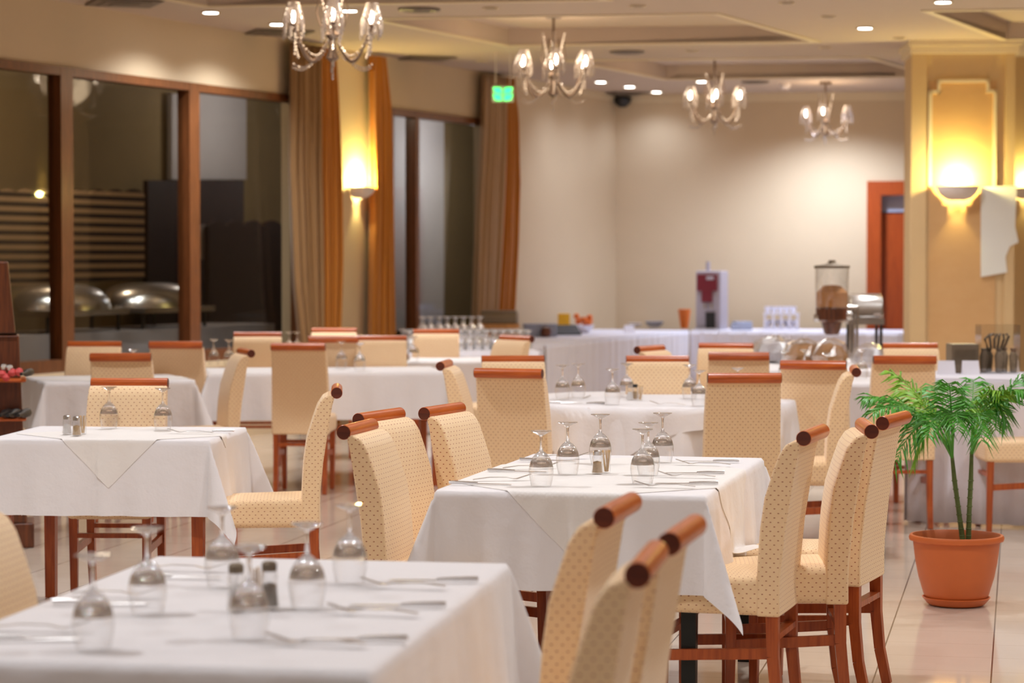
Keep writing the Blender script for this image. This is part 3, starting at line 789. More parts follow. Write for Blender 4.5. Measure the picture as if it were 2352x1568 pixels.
chair('dining chair seen from behind, tilted, right of the round table', 1868, 838, 'away', 14)
chair('dining chair seen from its side, right of the round table, facing it', 1967, 855, 'left', 6, True)
chair('dining chair seen from behind, behind the palm', 2078, 826, 'away', 0)
chair('dining chair facing the camera, left of the place cards', 2090, 796, 'camera', 0)
chair('dining chair cut by the right border, its seat behind the palm stems', face='left', dl=0, at=(3.26, 14.2))

# ------------------------------------------------------------------ tables and cloths
TT = .80
def table(name, label, cx, cy, ang, ha, hb, legmat, group='cloth covered dining tables'):
    t = thing(name, label, 'table', (cx, cy, 0), ang, group)
    bm = NB_(); box(bm, (0, 0, TT - .02), (2 * ha - .01, 2 * hb - .01, .03)); finish('tabletop', bm, 'legwood', t, False)
    bm = NB_(); box(bm, (0, 0, TT - .075), (2 * ha - .08, 2 * hb - .08, .08)); finish('apron', bm, 'legwood', t, False)
    for sx in (-1, 1):
        for sy in (-1, 1):
            bm = NB_(); box(bm, (sx * (ha - .06), sy * (hb - .06), (TT - .035) / 2), (.055, .055, TT - .035), 0, .85); finish('leg', bm, legmat, t, False)
    return t
def drape(label, name, mat, t, pts_fn, nu, nv, ha, hb, top, d, lift=0., ledge=None, seed=0, amp=.012, cat='tablecloth', group=None, corner=.34):
    rnd = random.Random(seed); ph = [rnd.uniform(0, 6) for _ in range(8)]
    bm = NB_(); grid = []
    def fold(u, v):
        su, sv = (1 if u > 0 else -1), (1 if v > 0 else -1)
        ex, ey = max(0, abs(u) - ha), max(0, abs(v) - hb)
        if ex == 0 and ey == 0:
            return Vector((u, v, top + .0004 * math.sin(u * 11 + ph[0]) * math.sin(v * 9 + ph[1])))
        if ex and ey:
            r = math.hypot(ex, ey); f = math.atan2(ey, ex); dx, dy = math.cos(f), math.sin(f); mid = math.sin(2 * f)
            fl = .05 * r / d * .5 + r * corner * mid ** 1.2 + lift + .03 * r * math.sin(f * 9 + ph[2]) * mid
            z = top - math.sqrt(max(r * r - (r * corner * mid) ** 2, 0)) + min(r, .012) * .3
            return Vector((su * (ha + dx * fl), sv * (hb + dy * fl), z))
        e = max(ex, ey); along = v if ex else u; lim = hb if ex else ha
        edge = max(0, min(1, (lim - abs(along)) / .16)); k = min(1, e / d)
        rip = amp * k * edge * (math.sin(along * 19 + ph[3] + su * 2) + .6 * math.sin(along * 41 + ph[4]))
        fl = min(e, .012) * .6 + .025 * k + rip + lift * min(1, e / .01); drop = max(0, e - .004); out_ = 0
        if ledge and ((ex and u > 0)) and drop > ledge: out_ = (drop - ledge) * .8; drop = ledge + .01 * math.sin(along * 14) * min(1, out_ / .03)
        if ex: return Vector((su * (ha + fl + out_), v, top - drop))
        return Vector((u, sv * (hb + fl), top - drop))
    for i in range(nu + 1):
        row = []
        for j in range(nv + 1):
            u, v = pts_fn(i / nu, j / nv); row.append(bm.verts.new(fold(u, v)))
        grid.append(row)
    for a, b in zip(grid, grid[1:]):
        for j in range(nv): bm.faces.new((a[j], b[j], b[j + 1], a[j + 1]))
    for e in bm.edges:
        if e.is_boundary: e.smooth = False
    o = finish(name, bm, mat, None, True, 180, mods=[('SOLIDIFY', dict(thickness=.002 if lift else .0006, offset=1, use_rim=True))])
    o.location = (t.location.x, t.location.y, 0); o.rotation_euler = (0, 0, t.rotation_euler.z)
    return tag(o, label, cat, group)
def rect_cloth(label, t, ha, hb, d, seed, nu=64, nv=64, amp=.012, ledge=None):
    def fn(a, b): return (a * 2 - 1) * (ha + d), (b * 2 - 1) * (hb + d)
    # keep grid lines on the table edges
    def warp(a, h):
        L = h + d; x = (a * 2 - 1) * L
        return x
    return drape(label, 'tablecloth', 'white', t, fn, nu, nv, ha, hb, TT + .002, d, 0, ledge, seed, amp, 'tablecloth', 'white tablecloths')
def topper(label, t, ha, hb, a, shift, seed, ledge=None):
    def fn(p, q):
        p, q = p * 2 - 1, q * 2 - 1
        return (p - q) * a / 2 + shift[0], (p + q) * a / 2 + shift[1]
    return drape(label, 'table_topper', 'topper', t, fn, 90, 90, ha, hb, TT + .0034, .335, .0014, ledge, seed, .012, 'table topper', 'cream toppers laid diagonally')
def quad(fl, fr, bl, br):
    a, b, c, e = (P(*q, TT) for q in (fl, fr, bl, br))
    cx = (a + b + c + e) / 4; ax = ((b - a) + (e - c)) / 2; ay = ((c - a) + (e - b)) / 2
    return cx.x, cx.y, math.atan2(ax.y, ax.x), ax.length / 2, ay.length / 2

# nearest table
q = quad((-228, 1512), (852, 1545), (362, 1280), (1164, 1295)); T1 = table('dining_table', 'dining table under the nearest white cloth', *q, 'legwood')
rect_cloth('white cloth over the nearest table, filling the lower left', T1, q[3], q[4], .34, 1, 80, 110)
# long central table
q = quad((992, 1126), (1609, 1138.5), (1235, 1042.5), (1759, 1053)); T2 = table('dining_table', 'long central dining table with dark legs under a draped cloth', *q, 'darkmetal'); q2 = q
rect_cloth('white cloth over the long central table, its corner hanging by a chair', T2, q[3], q[4], .335, 2, 90, 110)
topper('cream topper on the long central table, one corner lying on a chair seat', T2, q[3], q[4], .84, (0, -q[4] - .215 + .84), 2, .255)
# small left table
q = quad((5, 1009), (506, 1012), (66, 978.5), (540, 981.6)); T3 = table('dining_table', 'small left dining table with brown square legs', *q, 'legwood')
rect_cloth('white cloth over the small left table', T3, q[3], q[4], .335, 4)
topper('cream topper hanging in a creased triangle from the small left table', T3, q[3], q[4], .50, (.05, -q[4] - .215 + .50), 4)
# window table
a = P(103, 879, TT); b = P(447, 873, TT); ang = math.atan2((b - a).y, (b - a).x); L = (b - a).length; c = (a + b) / 2 + Vector((-math.sin(ang), math.cos(ang), 0)) * .42
T4 = table('dining_table', 'dining table close to the large window', c.x, c.y, ang, L / 2, .42, 'legwood')
rect_cloth('white cloth over the table close to the large window', T4, L / 2, .42, .34, 6)
topper('cream topper on the table close to the large window', T4, L / 2, .42, .56, (.05, -.09), 6)
# long far-left table
a = P(478, 858, TT); b = P(1022, 854, TT); ang = math.atan2((b - a).y, (b - a).x); L = (b - a).length; c = (a + b) / 2 + Vector((-math.sin(ang), math.cos(ang), 0)) * .42
T5 = table('dining_table', 'long far-left dining table in front of the curtains', c.x, c.y, ang, L / 2, .42, 'legwood')
rect_cloth('white cloth over the long far-left table in front of the curtains', T5, L / 2, .42, .33, 8, 90, 60)
# table before the buffet glasses
a = P(942, 831, TT); b = P(1112, 831, TT); L = (b - a).length + .25; c = (a + b) / 2 + Vector((.1, .42, 0))
T6 = table('dining_table', 'dining table before the rows of buffet glasses', c.x, c.y, 0, L / 2, .42, 'legwood')
rect_cloth('white cloth over the table before the rows of buffet glasses', T6, L / 2, .42, .36, 9)
# table right of the round one
a = P(1850, 884, TT); b = P(2020, 880, TT); L = (b - a).length + .3; c = (a + b) / 2 + Vector((-.1, .42, 0))
T8 = table('dining_table', 'dining table behind the chairs right of the round table', c.x, c.y, 0, L / 2, .42, 'darkmetal')
rect_cloth('white cloth over the table behind the chairs right of the round one', T8, L / 2, .42, .38, 10)
# table with wrapped bread
a = P(1722, 850, TT); b = P(2010, 850, TT); L = (b - a).length; c = (a + b) / 2 + Vector((0, .95, 0))
T9 = table('serving_table', 'serving table carrying the cereal dispenser and wrapped bread', c.x, c.y, 0, L / 2, .95, 'legwood')
rect_cloth('white cloth over the table with the cereal dispenser', T9, L / 2, .95, .34, 11)
# round table
G0 = P(1490, 918, TT); GR = .80
T7 = thing('round_table', 'round dining table in the middle of the room', 'table', (G0.x, G0.y, 0), 0, 'cloth covered dining tables')
bm = NB_(); lathe(bm, [(0, TT - .03), (GR - .005, TT - .03), (GR - .005, TT - .002), (0, TT - .002)], 48, cap0=False, cap1=False); finish('tabletop', bm, 'legwood', T7, False)
for i in range(4):
    a = PI / 4 + i * PI / 2; bm = NB_(); box(bm, (.5 * math.cos(a), .5 * math.sin(a), (TT - .03) / 2), (.05, .05, TT - .03), 0, .8); finish('leg', bm, 'legwood', T7, False)
def round_cloth(name, mat, label, cat, R0, RF, top, lift, amp, seed, group):
    rnd = random.Random(seed); p0, p1 = rnd.uniform(0, 6), rnd.uniform(0, 6); bm = NB_(); grid = []; n, m_ = 128, 34
    for i in range(m_ + 1):
        row = []
        for k in range(n):
            th = 2 * PI * k / n; rm = RF(th); r = rm * i / m_
            if r <= R0: p = (r * math.cos(th), r * math.sin(th), top)
            else:
                e = r - R0; o_ = R0 + lift + min(e, .012) * .6 + .04 * e + amp * min(1, e / .3) * (math.sin(th * 17 + p0) + .5 * math.sin(th * 29 + p1))
                p = (o_ * math.cos(th), o_ * math.sin(th), top - max(0, e - .004))
            row.append(bm.verts.new(p))
        grid.append(row)
    for a, b in zip(grid, grid[1:]):
        for k in range(n): bm.faces.new((a[k], a[(k + 1) % n], b[(k + 1) % n], b[k]))
    bmesh.ops.remove_doubles(bm, verts=bm.verts, dist=.0005)
    o = finish(name, bm, mat, None, True, 180, mods=[('SOLIDIFY', dict(thickness=.0006, offset=1, use_rim=False))]); o.location = (G0.x, G0.y, 0)
    return tag(o, label, cat, group)
round_cloth('tablecloth', 'white', 'cream white undercloth hanging from the round table', 'tablecloth', GR, lambda th: GR + .40, TT + .001, 0, .030, 21, 'white tablecloths')
def sq(th):
    a = (th + .45) % (PI / 2) - PI / 4; return .92 / math.cos(a)
round_cloth('table_topper', 'white', 'white overcloth on the round table with one hem sweeping up behind a chair', 'table topper', GR, sq, TT + .005, .012, .028, 22, 'toppers')

# ------------------------------------------------------------------ buffets with pleated skirts
def buffet(label, corners, h, fronts, ph):
    # corners: the plan polygon; fronts: edges that carry a skirt
    t = thing('buffet_table', label, 'buffet', (corners[0].x, corners[0].y, 0), 0, 'skirted buffet tables'); o0 = Vector((corners[0].x, corners[0].y, 0))
    bm = NB_(); prism(bm, [c - o0 for c in corners], h - .03, h); finish('top_cloth', bm, 'skirt', t, False, mods=[BEV(.008, 2)])
    for i in fronts:
        p, q_ = corners[i] - o0, corners[(i + 1) % len(corners)] - o0; p.z = q_.z = 0
        d = q_ - p; L = d.length; d.normalize(); nn = Vector((d.y, -d.x, 0)); n = int(L / .018); bm = NB_(); rows = []
        for z in (.015, .25, .5, h - .06, h - .012):
            row = []
            for k in range(n + 1):
                s = k / n * L; am = .016 * (1.15 - z / h * .75)
                v = p + d * s + nn * (am * (math.sin(s * 26 + ph) + .5 * math.sin(s * 61 + ph * 2)) + .012); row.append(bm.verts.new((v.x, v.y, z)))
            rows.append(row)
        for a, b in zip(rows, rows[1:]):
            for k in range(n): bm.faces.new((a[k], a[k + 1], b[k + 1], b[k]))
        finish('skirt', bm, 'skirt', t, True, 180, mods=[('SOLIDIFY', dict(thickness=.003))])
    bm = NB_(); cc = sum(corners, Vector()) / len(corners); prism(bm, [(c - cc) * .94 + cc - o0 for c in corners], h - .06, h - .032); finish('board', bm, 'legwood', t, False)
    return t
BH = .75
a = P(1250, 789, BH); b = P(1582, 758, BH); dv = (b - a).normalized(); nl = Vector((-dv.y, dv.x, 0))
buffet('skirted buffet along the window wall, covered with glasses at its near end', [a, b, b + nl * 1.15, a + nl * 1.15], BH, (0, 3), .5)
BL0, BLd, BLn = a, dv, nl
c = P(1586, 758, BH); d = P(2075, 763, BH); dv2 = (d - c).normalized(); nl2 = Vector((-dv2.y, dv2.x, 0))
buffet('skirted buffet along the far wall, under the coffee machine', [c, d, d + nl2 * .95, c + nl2 * .95], BH, (0,), 2.)
BH2 = .88
c = P(2086, 866, BH2); d = P(2460, 872, BH2); dv3 = (d - c).normalized(); nl3 = Vector((-dv3.y, dv3.x, 0))
buffet('skirted buffet before the pillar with place cards', [c, d, d + nl3 * .9, c + nl3 * .9], BH2, (0, 3), 3.)

# ------------------------------------------------------------------ glasses
def make_glass():
    t = thing('wine_glass', 'x', 'wine glass', (0, 0, 0), 0, 'upturned wine glasses')
    bm = NB_(); lathe(bm, [(.0345, 0), (.0372, .012), (.0412, .034), (.0428, .05), (.0418, .066), (.0375, .084), (.029, .1), (.019, .112), (.0075, .121)], 32, cap0=False, cap1=False)
    finish('bowl', bm, 'bowl', t, True, 180)
    bm = NB_(); lathe(bm, [(.0, .094), (.016, .0905), (.029, .080), (.0385, .0675), (.0414, .067), (.0371, .0842), (.0287, .1), (.0187, .1118), (.0073, .1208), (.0045, .135), (.004, .150), (.0045, .168), (.0075, .176)], 16, cap0=False); finish('stem', bm, 'stem', t, True, 180)
    bm = NB_(); lathe(bm, [(.0075, .1755), (.016, .1795), (.028, .1865), (.0362, .1895), (.0362, .1915), (0, .1925)], 32, cap1=False); finish('foot', bm, 'stem', t, True, 60)
    return t
G_ = make_glass(); fg = [True]
def glass(label, px, py, h=None, foot=True):
    p = P(px, py, (TT + .007 if h is None else h) + (.19 if foot else 0))
    p.z = TT + .0075 if h is None else h
    if fg[0]: fg[0] = False; G_.location = p; G_['label'] = label; return G_
    return dup(G_, p, None, label)
for px, py, lb in ((213, 1275, 'upturned wine glass on the nearest table, nearest in its left row'), (338, 1213, 'upturned wine glass on the nearest table, second in its left row'),
    (510, 1166, 'upturned wine glass on the nearest table, farthest in its left row'), (572, 1256, 'upturned wine glass on the nearest table, before the pepper jar'),
    (705, 1203, 'upturned wine glass on the nearest table, middle of its right row'), (803, 1160, 'upturned wine glass on the nearest table, farthest in its right row'),
    (1243, 990, 'upturned wine glass on the central table, nearest in its left row'), (1304, 970, 'upturned wine glass on the central table, second in its left row'),
    (1379, 952, 'upturned wine glass on the central table, behind the pepper shaker'), (1476, 986, 'upturned wine glass on the central table, nearest in its right row'),
    (1489, 971, 'upturned wine glass on the central table, half hidden behind another glass'), (1522, 949, 'upturned wine glass on the central table, farthest in its right row'),
    (250, 889, 'upturned wine glass on the small left table, beside the shakers'), (374, 892, 'upturned wine glass on the small left table, beside the fork'),
    (1292, 839, 'upturned wine glass on the round table, leftmost'), (1328, 836, 'upturned wine glass on the round table, second from its left'),
    (1407, 848, 'upturned wine glass on the round table, nearest the middle'), (1440, 835, 'upturned wine glass on the round table, behind the salt shaker'),
    (1584, 838, 'upturned wine glass on the round table, half behind another beside the far chair'), (1606, 851, 'upturned wine glass on the round table, right of the far chair'),
    (1694, 845, 'upturned wine glass on the round table, its foot above the near chair roll'),
    (491, 779, 'upturned wine glass on the far-left table, leftmost of a pair'), (526, 780, 'upturned wine glass on the far-left table, right one of a pair'),
    (784, 784, 'upturned wine glass on the far-left table, in front of a chair back'), (826, 788, 'upturned wine glass on the far-left table, at the edge of a chair back'),
    (664, 762, 'upturned wine glass under the taupe curtain, left one of a pair'), (682, 762, 'upturned wine glass under the taupe curtain, right one of a pair'),
    (950, 772, 'upturned wine glass beside the chair before the buffet glasses'), (306, 803, 'upturned wine glass on the table close to the large window'),
    (1803, 806, 'upturned wine glass on the table right of the round one, leftmost'), (1848, 803, 'upturned wine glass on the table right of the round one, second'),
    (1899, 811, 'upturned wine glass on the table right of the round one, third'), (1979, 803, 'upturned wine glass on the table right of the round one, beside the dispenser base')):
    glass(lb, px, py)
# rows of glasses on the buffet: one mesh each, copied
bm = NB_(); lathe(bm, [(.030, 0), (.035, .03), (.036, .055), (.028, .085), (.007, .105), (.0045, .12), (.005, .155), (.030, .172), (.030, .176), (0, .177)], 14, cap0=False, cap1=False)
bg = finish('buffet_glass', bm, 'rowglass', None, True, 60); tag(bg, 'small upturned glass standing in the rows at the near end of the buffet', 'glass', 'glasses on the buffet'); firstb = True
rnd = random.Random(3)
gt0, gt1 = P(938, 807, BH), P(1238, 805, BH); gd = (gt1 - gt0).normalized(); gn = Vector((-gd.y, gd.x, 0))
buffet('skirted table crowded with rows of upturned glasses', [gt0, gt1, gt1 + gn * 1.45, gt0 + gn * 1.45], BH, (0, 1), 1.)
GL = (gt1 - gt0).length
t = thing('glass_riser', 'low riser under the rear glasses on the crowded table', 'riser', gt0 + gn * 1.22 + gd * .56, math.atan2(gd.y, gd.x))
bm = NB_(); box(bm, (0, 0, .055), (.70, .36, .11)); finish('shelf', bm, 'skirt', t, False)
for r in range(8):
    for k in range(15):
        up = r > 5
        p = gt0 + gd * (.05 + (GL - .1) * k / 14 + .006 * rnd.random()) + gn * (.28 + .115 * r + (.14 if up else 0)); p.z = BH
        if up:
            if not .25 < (p - gt0).dot(gd) < .88: continue
            p.z = BH + .11
        if firstb: bg.location = p; firstb = False
        else:
            g = bg.copy(); C.objects.link(g); g.location = p

# ------------------------------------------------------------------ cutlery and table things
def make_knife():
    t = thing('table_knife', 'x', 'knife', (0, 0, 0), 0, 'knives'); bm = NB_()
    hexa(bm, [(-.005, -.005, .001), (.115, -.008, .001), (.115, .006, .001), (-.005, .005, .001)], [(-.005, -.003, .004), (.105, -.006, .0025), (.105, .005, .0025), (-.005, .003, .004)]); finish('blade', bm, 'cutlery', t, False)
    bm = NB_(); tube(bm, [(-.105, 0, .006), (-.09, 0, .0062), (-.04, 0, .0055), (-.004, 0, .004)], [.006, .0062, .0052, .004], 10)
    finish('handle', bm, 'cutlery', t); return t
def make_fork():
    t = thing('table_fork', 'x', 'fork', (0, 0, 0), 0, 'forks'); bm = NB_()
    pts = [(-.10, 0, .004), (-.04, 0, .011), (.02, 0, .010), (.045, 0, .004), (.06, 0, .004)]; wd = [.008, .0055, .004, .006, .011]
    for i in range(4): hexa(bm, [(pts[i][0], -wd[i], pts[i][2]), (pts[i + 1][0], -wd[i + 1], pts[i + 1][2]), (pts[i + 1][0], wd[i + 1], pts[i + 1][2]), (pts[i][0], wd[i], pts[i][2])],
                                [(pts[i][0], -wd[i], pts[i][2] + .0022), (pts[i + 1][0], -wd[i + 1], pts[i + 1][2] + .0022), (pts[i + 1][0], wd[i + 1], pts[i + 1][2] + .0022), (pts[i][0], wd[i], pts[i][2] + .0022)])
    finish('handle', bm, 'cutlery', t); bm = NB_()
    for k in range(4):
        y = -.0085 + k * .00567; hexa(bm, [(.058, y - .0016, .004), (.11, y * .9 - .0013, .020), (.11, y * .9 + .0013, .020), (.058, y + .0016, .004)], [(.058, y - .0016, .0062), (.11, y * .9 - .0013, .0215), (.11, y * .9 + .0013, .0215), (.058, y + .0016, .0062)])
    finish('tines', bm, 'cutlery', t, False); return t
KN, FK = make_knife(), make_fork(); fk = {KN.name: True, FK.name: True}
def lay(src, px, py, deg, label):
    p = P(px, py, TT + .008); p.z = TT + .008
    if fk[src.name]: fk[src.name] = False; src.location = p; src.rotation_euler = (0, 0, math.radians(deg)); src['label'] = label
    else: dup(src, p, math.radians(deg), label)
for px, py, dg, lb in ((1000, 1334, 176, 'knife on the nearest table, farthest on its right side'), (918, 1392, 176, 'knife on the nearest table, middle of its right side'),
    (820, 1470, 177, 'knife on the nearest table, closest on its right side'), (60, 1468, 4, 'knife on the nearest table, closest on its left side'),
    (225, 1386, 0, 'knife on the nearest table, second on its left side'), (400, 1325, -4, 'knife on the nearest table, farthest on its left side'),
    (1100, 1112, -8, 'knife on the central table, nearest on its left side'), (1185, 1083, -7, 'knife on the central table, second on its left side'),
    (1255, 1058, -6, 'knife on the central table, farthest on its left side'), (1580, 1111, 174, 'knife on the central table, nearest on its right side'),
    (1598, 1087, 173, 'knife on the central table, middle of its right side'), (1635, 1060, 172, 'knife on the central table, farthest on its right side'),
    (485, 991, 178, 'knife on the small left table'), (1345, 927, 178, 'knife at the near edge of the round table'), (1290, 925, 6, 'knife on the round table beside the left chair')):
    lay(KN, px, py, dg, lb)
for px, py, dg, lb in ((930, 1348, 168, 'fork on the nearest table, farthest on its right side'), (860, 1410, 166, 'fork on the nearest table, middle of its right side'),
    (730, 1480, 168, 'fork on the nearest table, closest on its right side'), (90, 1446, -6, 'fork on the nearest table, closest on its left side'),
    (260, 1368, -10, 'fork on the nearest table, second on its left side'), (430, 1308, -10, 'fork on the nearest table, farthest on its left side'),
    (1150, 1103, 12, 'fork on the central table, nearest on its left side'), (1215, 1076, 14, 'fork on the central table, second on its left side'),
    (1290, 1052, 14, 'fork on the central table, farthest on its left side'), (1530, 1119, 168, 'fork on the central table, nearest on its right side'),
    (1580, 1096, 165, 'fork on the central table, middle of its right side'), (1618, 1068, 166, 'fork on the central table, farthest on its right side'),
    (440, 995, 170, 'fork on the small left table'), (1318, 918, 30, 'fork on the round table beside the left glasses'), (1535, 930, 150, 'fork on the round table near its front edge')):
    lay(FK, px, py, dg, lb)
def shaker(px, py, label, fill, capm, hh=.085, r=.019):
    p = P(px, py, TT + .008); t = thing('shaker', label, 'shaker', p, 0, 'salt and pepper shakers')
    bm = NB_(); lathe(bm, [(r * .95, 0), (r * 1.05, .006), (r * .82, hh * .5), (r * .9, hh * .7), (r * .72, hh * .8)], 18); finish('jar', bm, 'jar', t)
    bm = NB_(); lathe(bm, [(0, .003), (r * .9, .004), (r * .72, hh * .5), (0, hh * .55)], 16, cap0=False); finish('filling', bm, fill, t)
    bm = NB_(); lathe(bm, [(r * .78, hh * .79), (r * .8, hh * .95), (r * .55, hh), (0, hh)], 18); finish('cap', bm, capm, t)
def picks(px, py, label):
    p = P(px, py, TT + .008); t = thing('toothpick_holder', label, 'toothpick holder', p, 0, 'toothpick holders'); bm = NB_()
    lathe(bm, [(.015, 0), (.016, .055), (.018, .075)], 16, cap1=False); finish('glass_cup', bm, 'jar', t)
    bm = NB_(); rn = random.Random(int(px))
    for k in range(14):
        a = rn.uniform(0, 6.28); tube(bm, [(.006 * math.cos(a), .006 * math.sin(a), .004), (.016 * math.cos(a + .4), .016 * math.sin(a + .4), .082)], .0014, 5)
    finish('toothpicks', bm, 'pick', t)
shaker(543, 1400, 'glass salt shaker with a grey cap on the nearest table', 'salt', 'browncap', .105, .022)
shaker(619, 1395, 'dark pepper jar on the nearest table', 'browncap', 'browncap', .105, .022)
picks(590, 1385, 'toothpick holder on the nearest table')
shaker(1372, 1087, 'pepper shaker on the central table', 'pepper', 'steel', .085, .021); picks(1393, 1085, 'toothpick holder on the central table')
shaker(154, 997, 'salt shaker on the small left table', 'salt', 'steel', .085, .021); shaker(176, 1000, 'pepper shaker on the small left table', 'pepper', 'steel', .085, .021); picks(191, 996, 'toothpick holder on the small left table')
shaker(1447, 918, 'salt shaker on the round table', 'salt', 'steel'); shaker(1459, 917, 'dark pepper shaker on the round table', 'pepper', 'dark'); picks(1470, 919, 'toothpick holder on the round table')

# ------------------------------------------------------------------ potted palm
pp = P(2208, 1398, 0); pp.y += .13; pp.z = 0
t = thing('potted_palm', 'feathery green palm in a terracotta coloured plastic pot on the tiles', 'plant', pp)
bm = NB_(); lathe(bm, [(.0, .004), (.125, .004), (.135, .012), (.156, .038), (.150, .040), (.13, .018), (0, .016)], 40, cap0=False, cap1=False); finish('saucer', bm, 'terra', t)
bm = NB_(); lathe(bm, [(.0, .018), (.128, .018), (.148, .05), (.172, .13), (.186, .20), (.198, .295), (.214, .300), (.217, .312), (.212, .324), (.200, .325), (.192, .31), (.185, .27)], 44, cap0=False, cap1=False); finish('pot', bm, 'terra', t)
bm = NB_(); lathe(bm, [(.187, .275), (.1, .285), (0, .288)], 30, cap0=False, cap1=False); finish('soil', bm, 'soil', t)
ppw = Vector(pp)
def hp(px, py, dy=0.): return PY(px, py, ppw.y + dy) - ppw
crowns = []
for pts in ([(2212, 1246), (2203, 1180), (2192, 1100), (2186, 1040)], [(2224, 1246), (2226, 1180), (2230, 1100), (2232, 1030)]):
    v = [hp(*q) for q in pts]; bm = NB_(); tube(bm, v, [.013, .011, .011, .008], 10)
    for k in range(9):
        u = k / 9 * 2.2; i = int(u); c_ = v[i] + (v[i + 1] - v[i]) * (u - i); lathe(bm, [(.0125, -.003), (.0145, 0), (.0125, .003)], 10, c_, False, False)
    finish('cane', bm, 'cane', t); crowns.append((v[-2], v[-1]))
def frond(ci, px, py, dy, arch, mat, leafl=.15):
    p0 = crowns[ci][0] + (crowns[ci][1] - crowns[ci][0]) * .75; p1 = hp(px, py, dy)
    c1 = p0 + (p1 - p0) * .25 + Vector((0, 0, arch * 1.3 + .05)); c2 = p0 + (p1 - p0) * .72 + Vector((0, 0, arch * 1.2))
    n = 30; bm = NB_(); line = []
    for k in range(n + 1):
        u = k / n; line.append(p0 * (1 - u) ** 3 + c1 * 3 * u * (1 - u) ** 2 + c2 * 3 * u * u * (1 - u) + p1 * u ** 3)
    tube(bm, line, [.0055 * (1 - .8 * k / n) for k in range(n + 1)], 5)
    rn = random.Random(int(px * 7 + py))
    for k in range(9, n + 1):
        u = k / n; d = (line[min(k + 1, n)] - line[k - 1]).normalized(); sd = d.cross(Vector((0, 0, 1)))
        if sd.length < .1: sd = Vector((1, 0, 0))
        sd.normalize(); up = sd.cross(d); sd = (sd + up * rn.uniform(-.25, .55)).normalized()
        L = leafl * (.35 + .65 * math.sin(PI * min(1, .12 + .80 * u))) * rn.uniform(.8, 1.12)
        for s in (-1, 1):
            b = line[k]; dirv = (d * rn.uniform(.5, .8) + sd * s * .7 - Vector((0, 0, rn.uniform(.05, .3)))).normalized(); wv = d * .0072
            q0 = b; q1 = b + dirv * L * .5 + Vector((0, 0, L * .03)); q2 = b + dirv * L - Vector((0, 0, L * rn.uniform(.15, .4)))
            va = [bm.verts.new(x) for x in (q0 - wv * .3, q0 + wv * .3, q1 + wv + up * .002, q1 - wv + up * .002, q2)]
            vm = bm.verts.new(q1 - up * .003)
            bm.faces.new((va[0], va[1], vm)); bm.faces.new((va[1], va[2], vm)); bm.faces.new((va[0], vm, va[3])); bm.faces.new((vm, va[2], va[4])); bm.faces.new((va[3], vm, va[4]))
    finish('frond', bm, mat, t, True, 60, mods=[('SOLIDIFY', dict(thickness=.0008))])
for f in ((0, 1990, 912, -.05, .08, 'leaf'), (0, 2006, 945, -.25, .10, 'leaf'), (0, 2052, 856, .15, .05, 'leaflight'), (0, 2078, 895, .3, .05, 'leaflight'),
          (0, 2056, 1066, -.15, .17, 'leaf'), (0, 2100, 1062, .08, .17, 'leaflight'), (0, 2180, 880, -.35, .06, 'leaf'), (0, 2146, 886, .3, .05, 'leaf'),
          (1, 2236, 872, .35, .04, 'leaf'), (1, 2300, 900, -.2, .09, 'leaflight'), (1, 2372, 850, .1, .06, 'leaf'), (1, 2362, 905, -.25, .12, 'leaf'),
          (1, 2310, 975, -.1, .17, 'leaf'), (1, 2286, 985, .25, .15, 'leaflight'), (1, 2255, 1010, -.35, .15, 'leaf'), (0, 2130, 1000, -.35, .12, 'leaf'),
          (1, 2276, 915, .3, .08, 'leaf'), (0, 2200, 985, -.4, .13, 'leaf')):
    frond(*f)

# ------------------------------------------------------------------ wooden rack at the left border
r0 = P(55, 1268, 0); t = thing('wooden_rack', 'dark stepped wooden rack cut by the left border', 'rack', (r0.x - .34, r0.y + .12, 0), .2)
ld = lambda px, py: PY(px, py, r0.y) - Vector((r0.x - .34, r0.y, 0))
def rack_box(name, mat, pr, z0, z1, pr1=None, dep=.34):
    x1 = (pr - 1176) / F * r0.y - (r0.x - .34); x2 = ((pr1 or pr) - 1176) / F * r0.y - (r0.x - .34)
    bm = NB_(); hexa(bm, [(-.5, 0, z0), (x1, 0, z0), (x1, dep, z0), (-.5, dep, z0)], [(-.5, .0, z1), (x2, .0, z1), (x2, dep, z1), (-.5, dep, z1)])
    return finish(name, bm, mat, t, False, mods=[BEV(.01, 2)])
zz = lambda py: H - (py - 592) / F * r0.y
rack_box('base', 'darkwood', 62, 0, .14); rack_box('body', 'darkwood', 46, .14, zz(772), 30, .30)
rack_box('crown', 'darkwood', 22, zz(768), zz(600), 6, .26); rack_box('rail', 'darkwood', 30, zz(790), zz(772), 30, .36)
for py in (872, 962): 
    o = rack_box('shelf', 'wood', 46, zz(py + 8), zz(py), None, .30); o.location.y = -.10
def on_rack(px, py, name, lab, cat, mat, r, kind):
    v = PY(px, py, r0.y + .02); bm = NB_()
    if kind == 'bottle': tube(bm, [(0, .16, 0), (0, .04, 0), (0, .0, 0), (0, -.10, 0)], [r, r, r * .5, r * .42], 14)
    else: lathe(bm, [(0, -r), (r * .7, -r * .7), (r, 0), (r * .7, r * .7), (0, r)], 12, cap0=False, cap1=False)
    o = finish(name, bm, mat, None); o.location = v; tag(o, lab, cat, 'things on the dark rack')
for k, (px, lb) in enumerate(((8, 'leftmost'), (26, 'second'), (50, 'rightmost'))): on_rack(px, 951, 'wine_bottle', 'dark bottle lying on the lower shelf of the rack, ' + lb, 'bottle', 'dark', .024, 'bottle')
on_rack(57, 857, 'wine_bottle', 'dark bottle end beyond the red fruit on the rack', 'bottle', 'dark', .02, 'bottle')
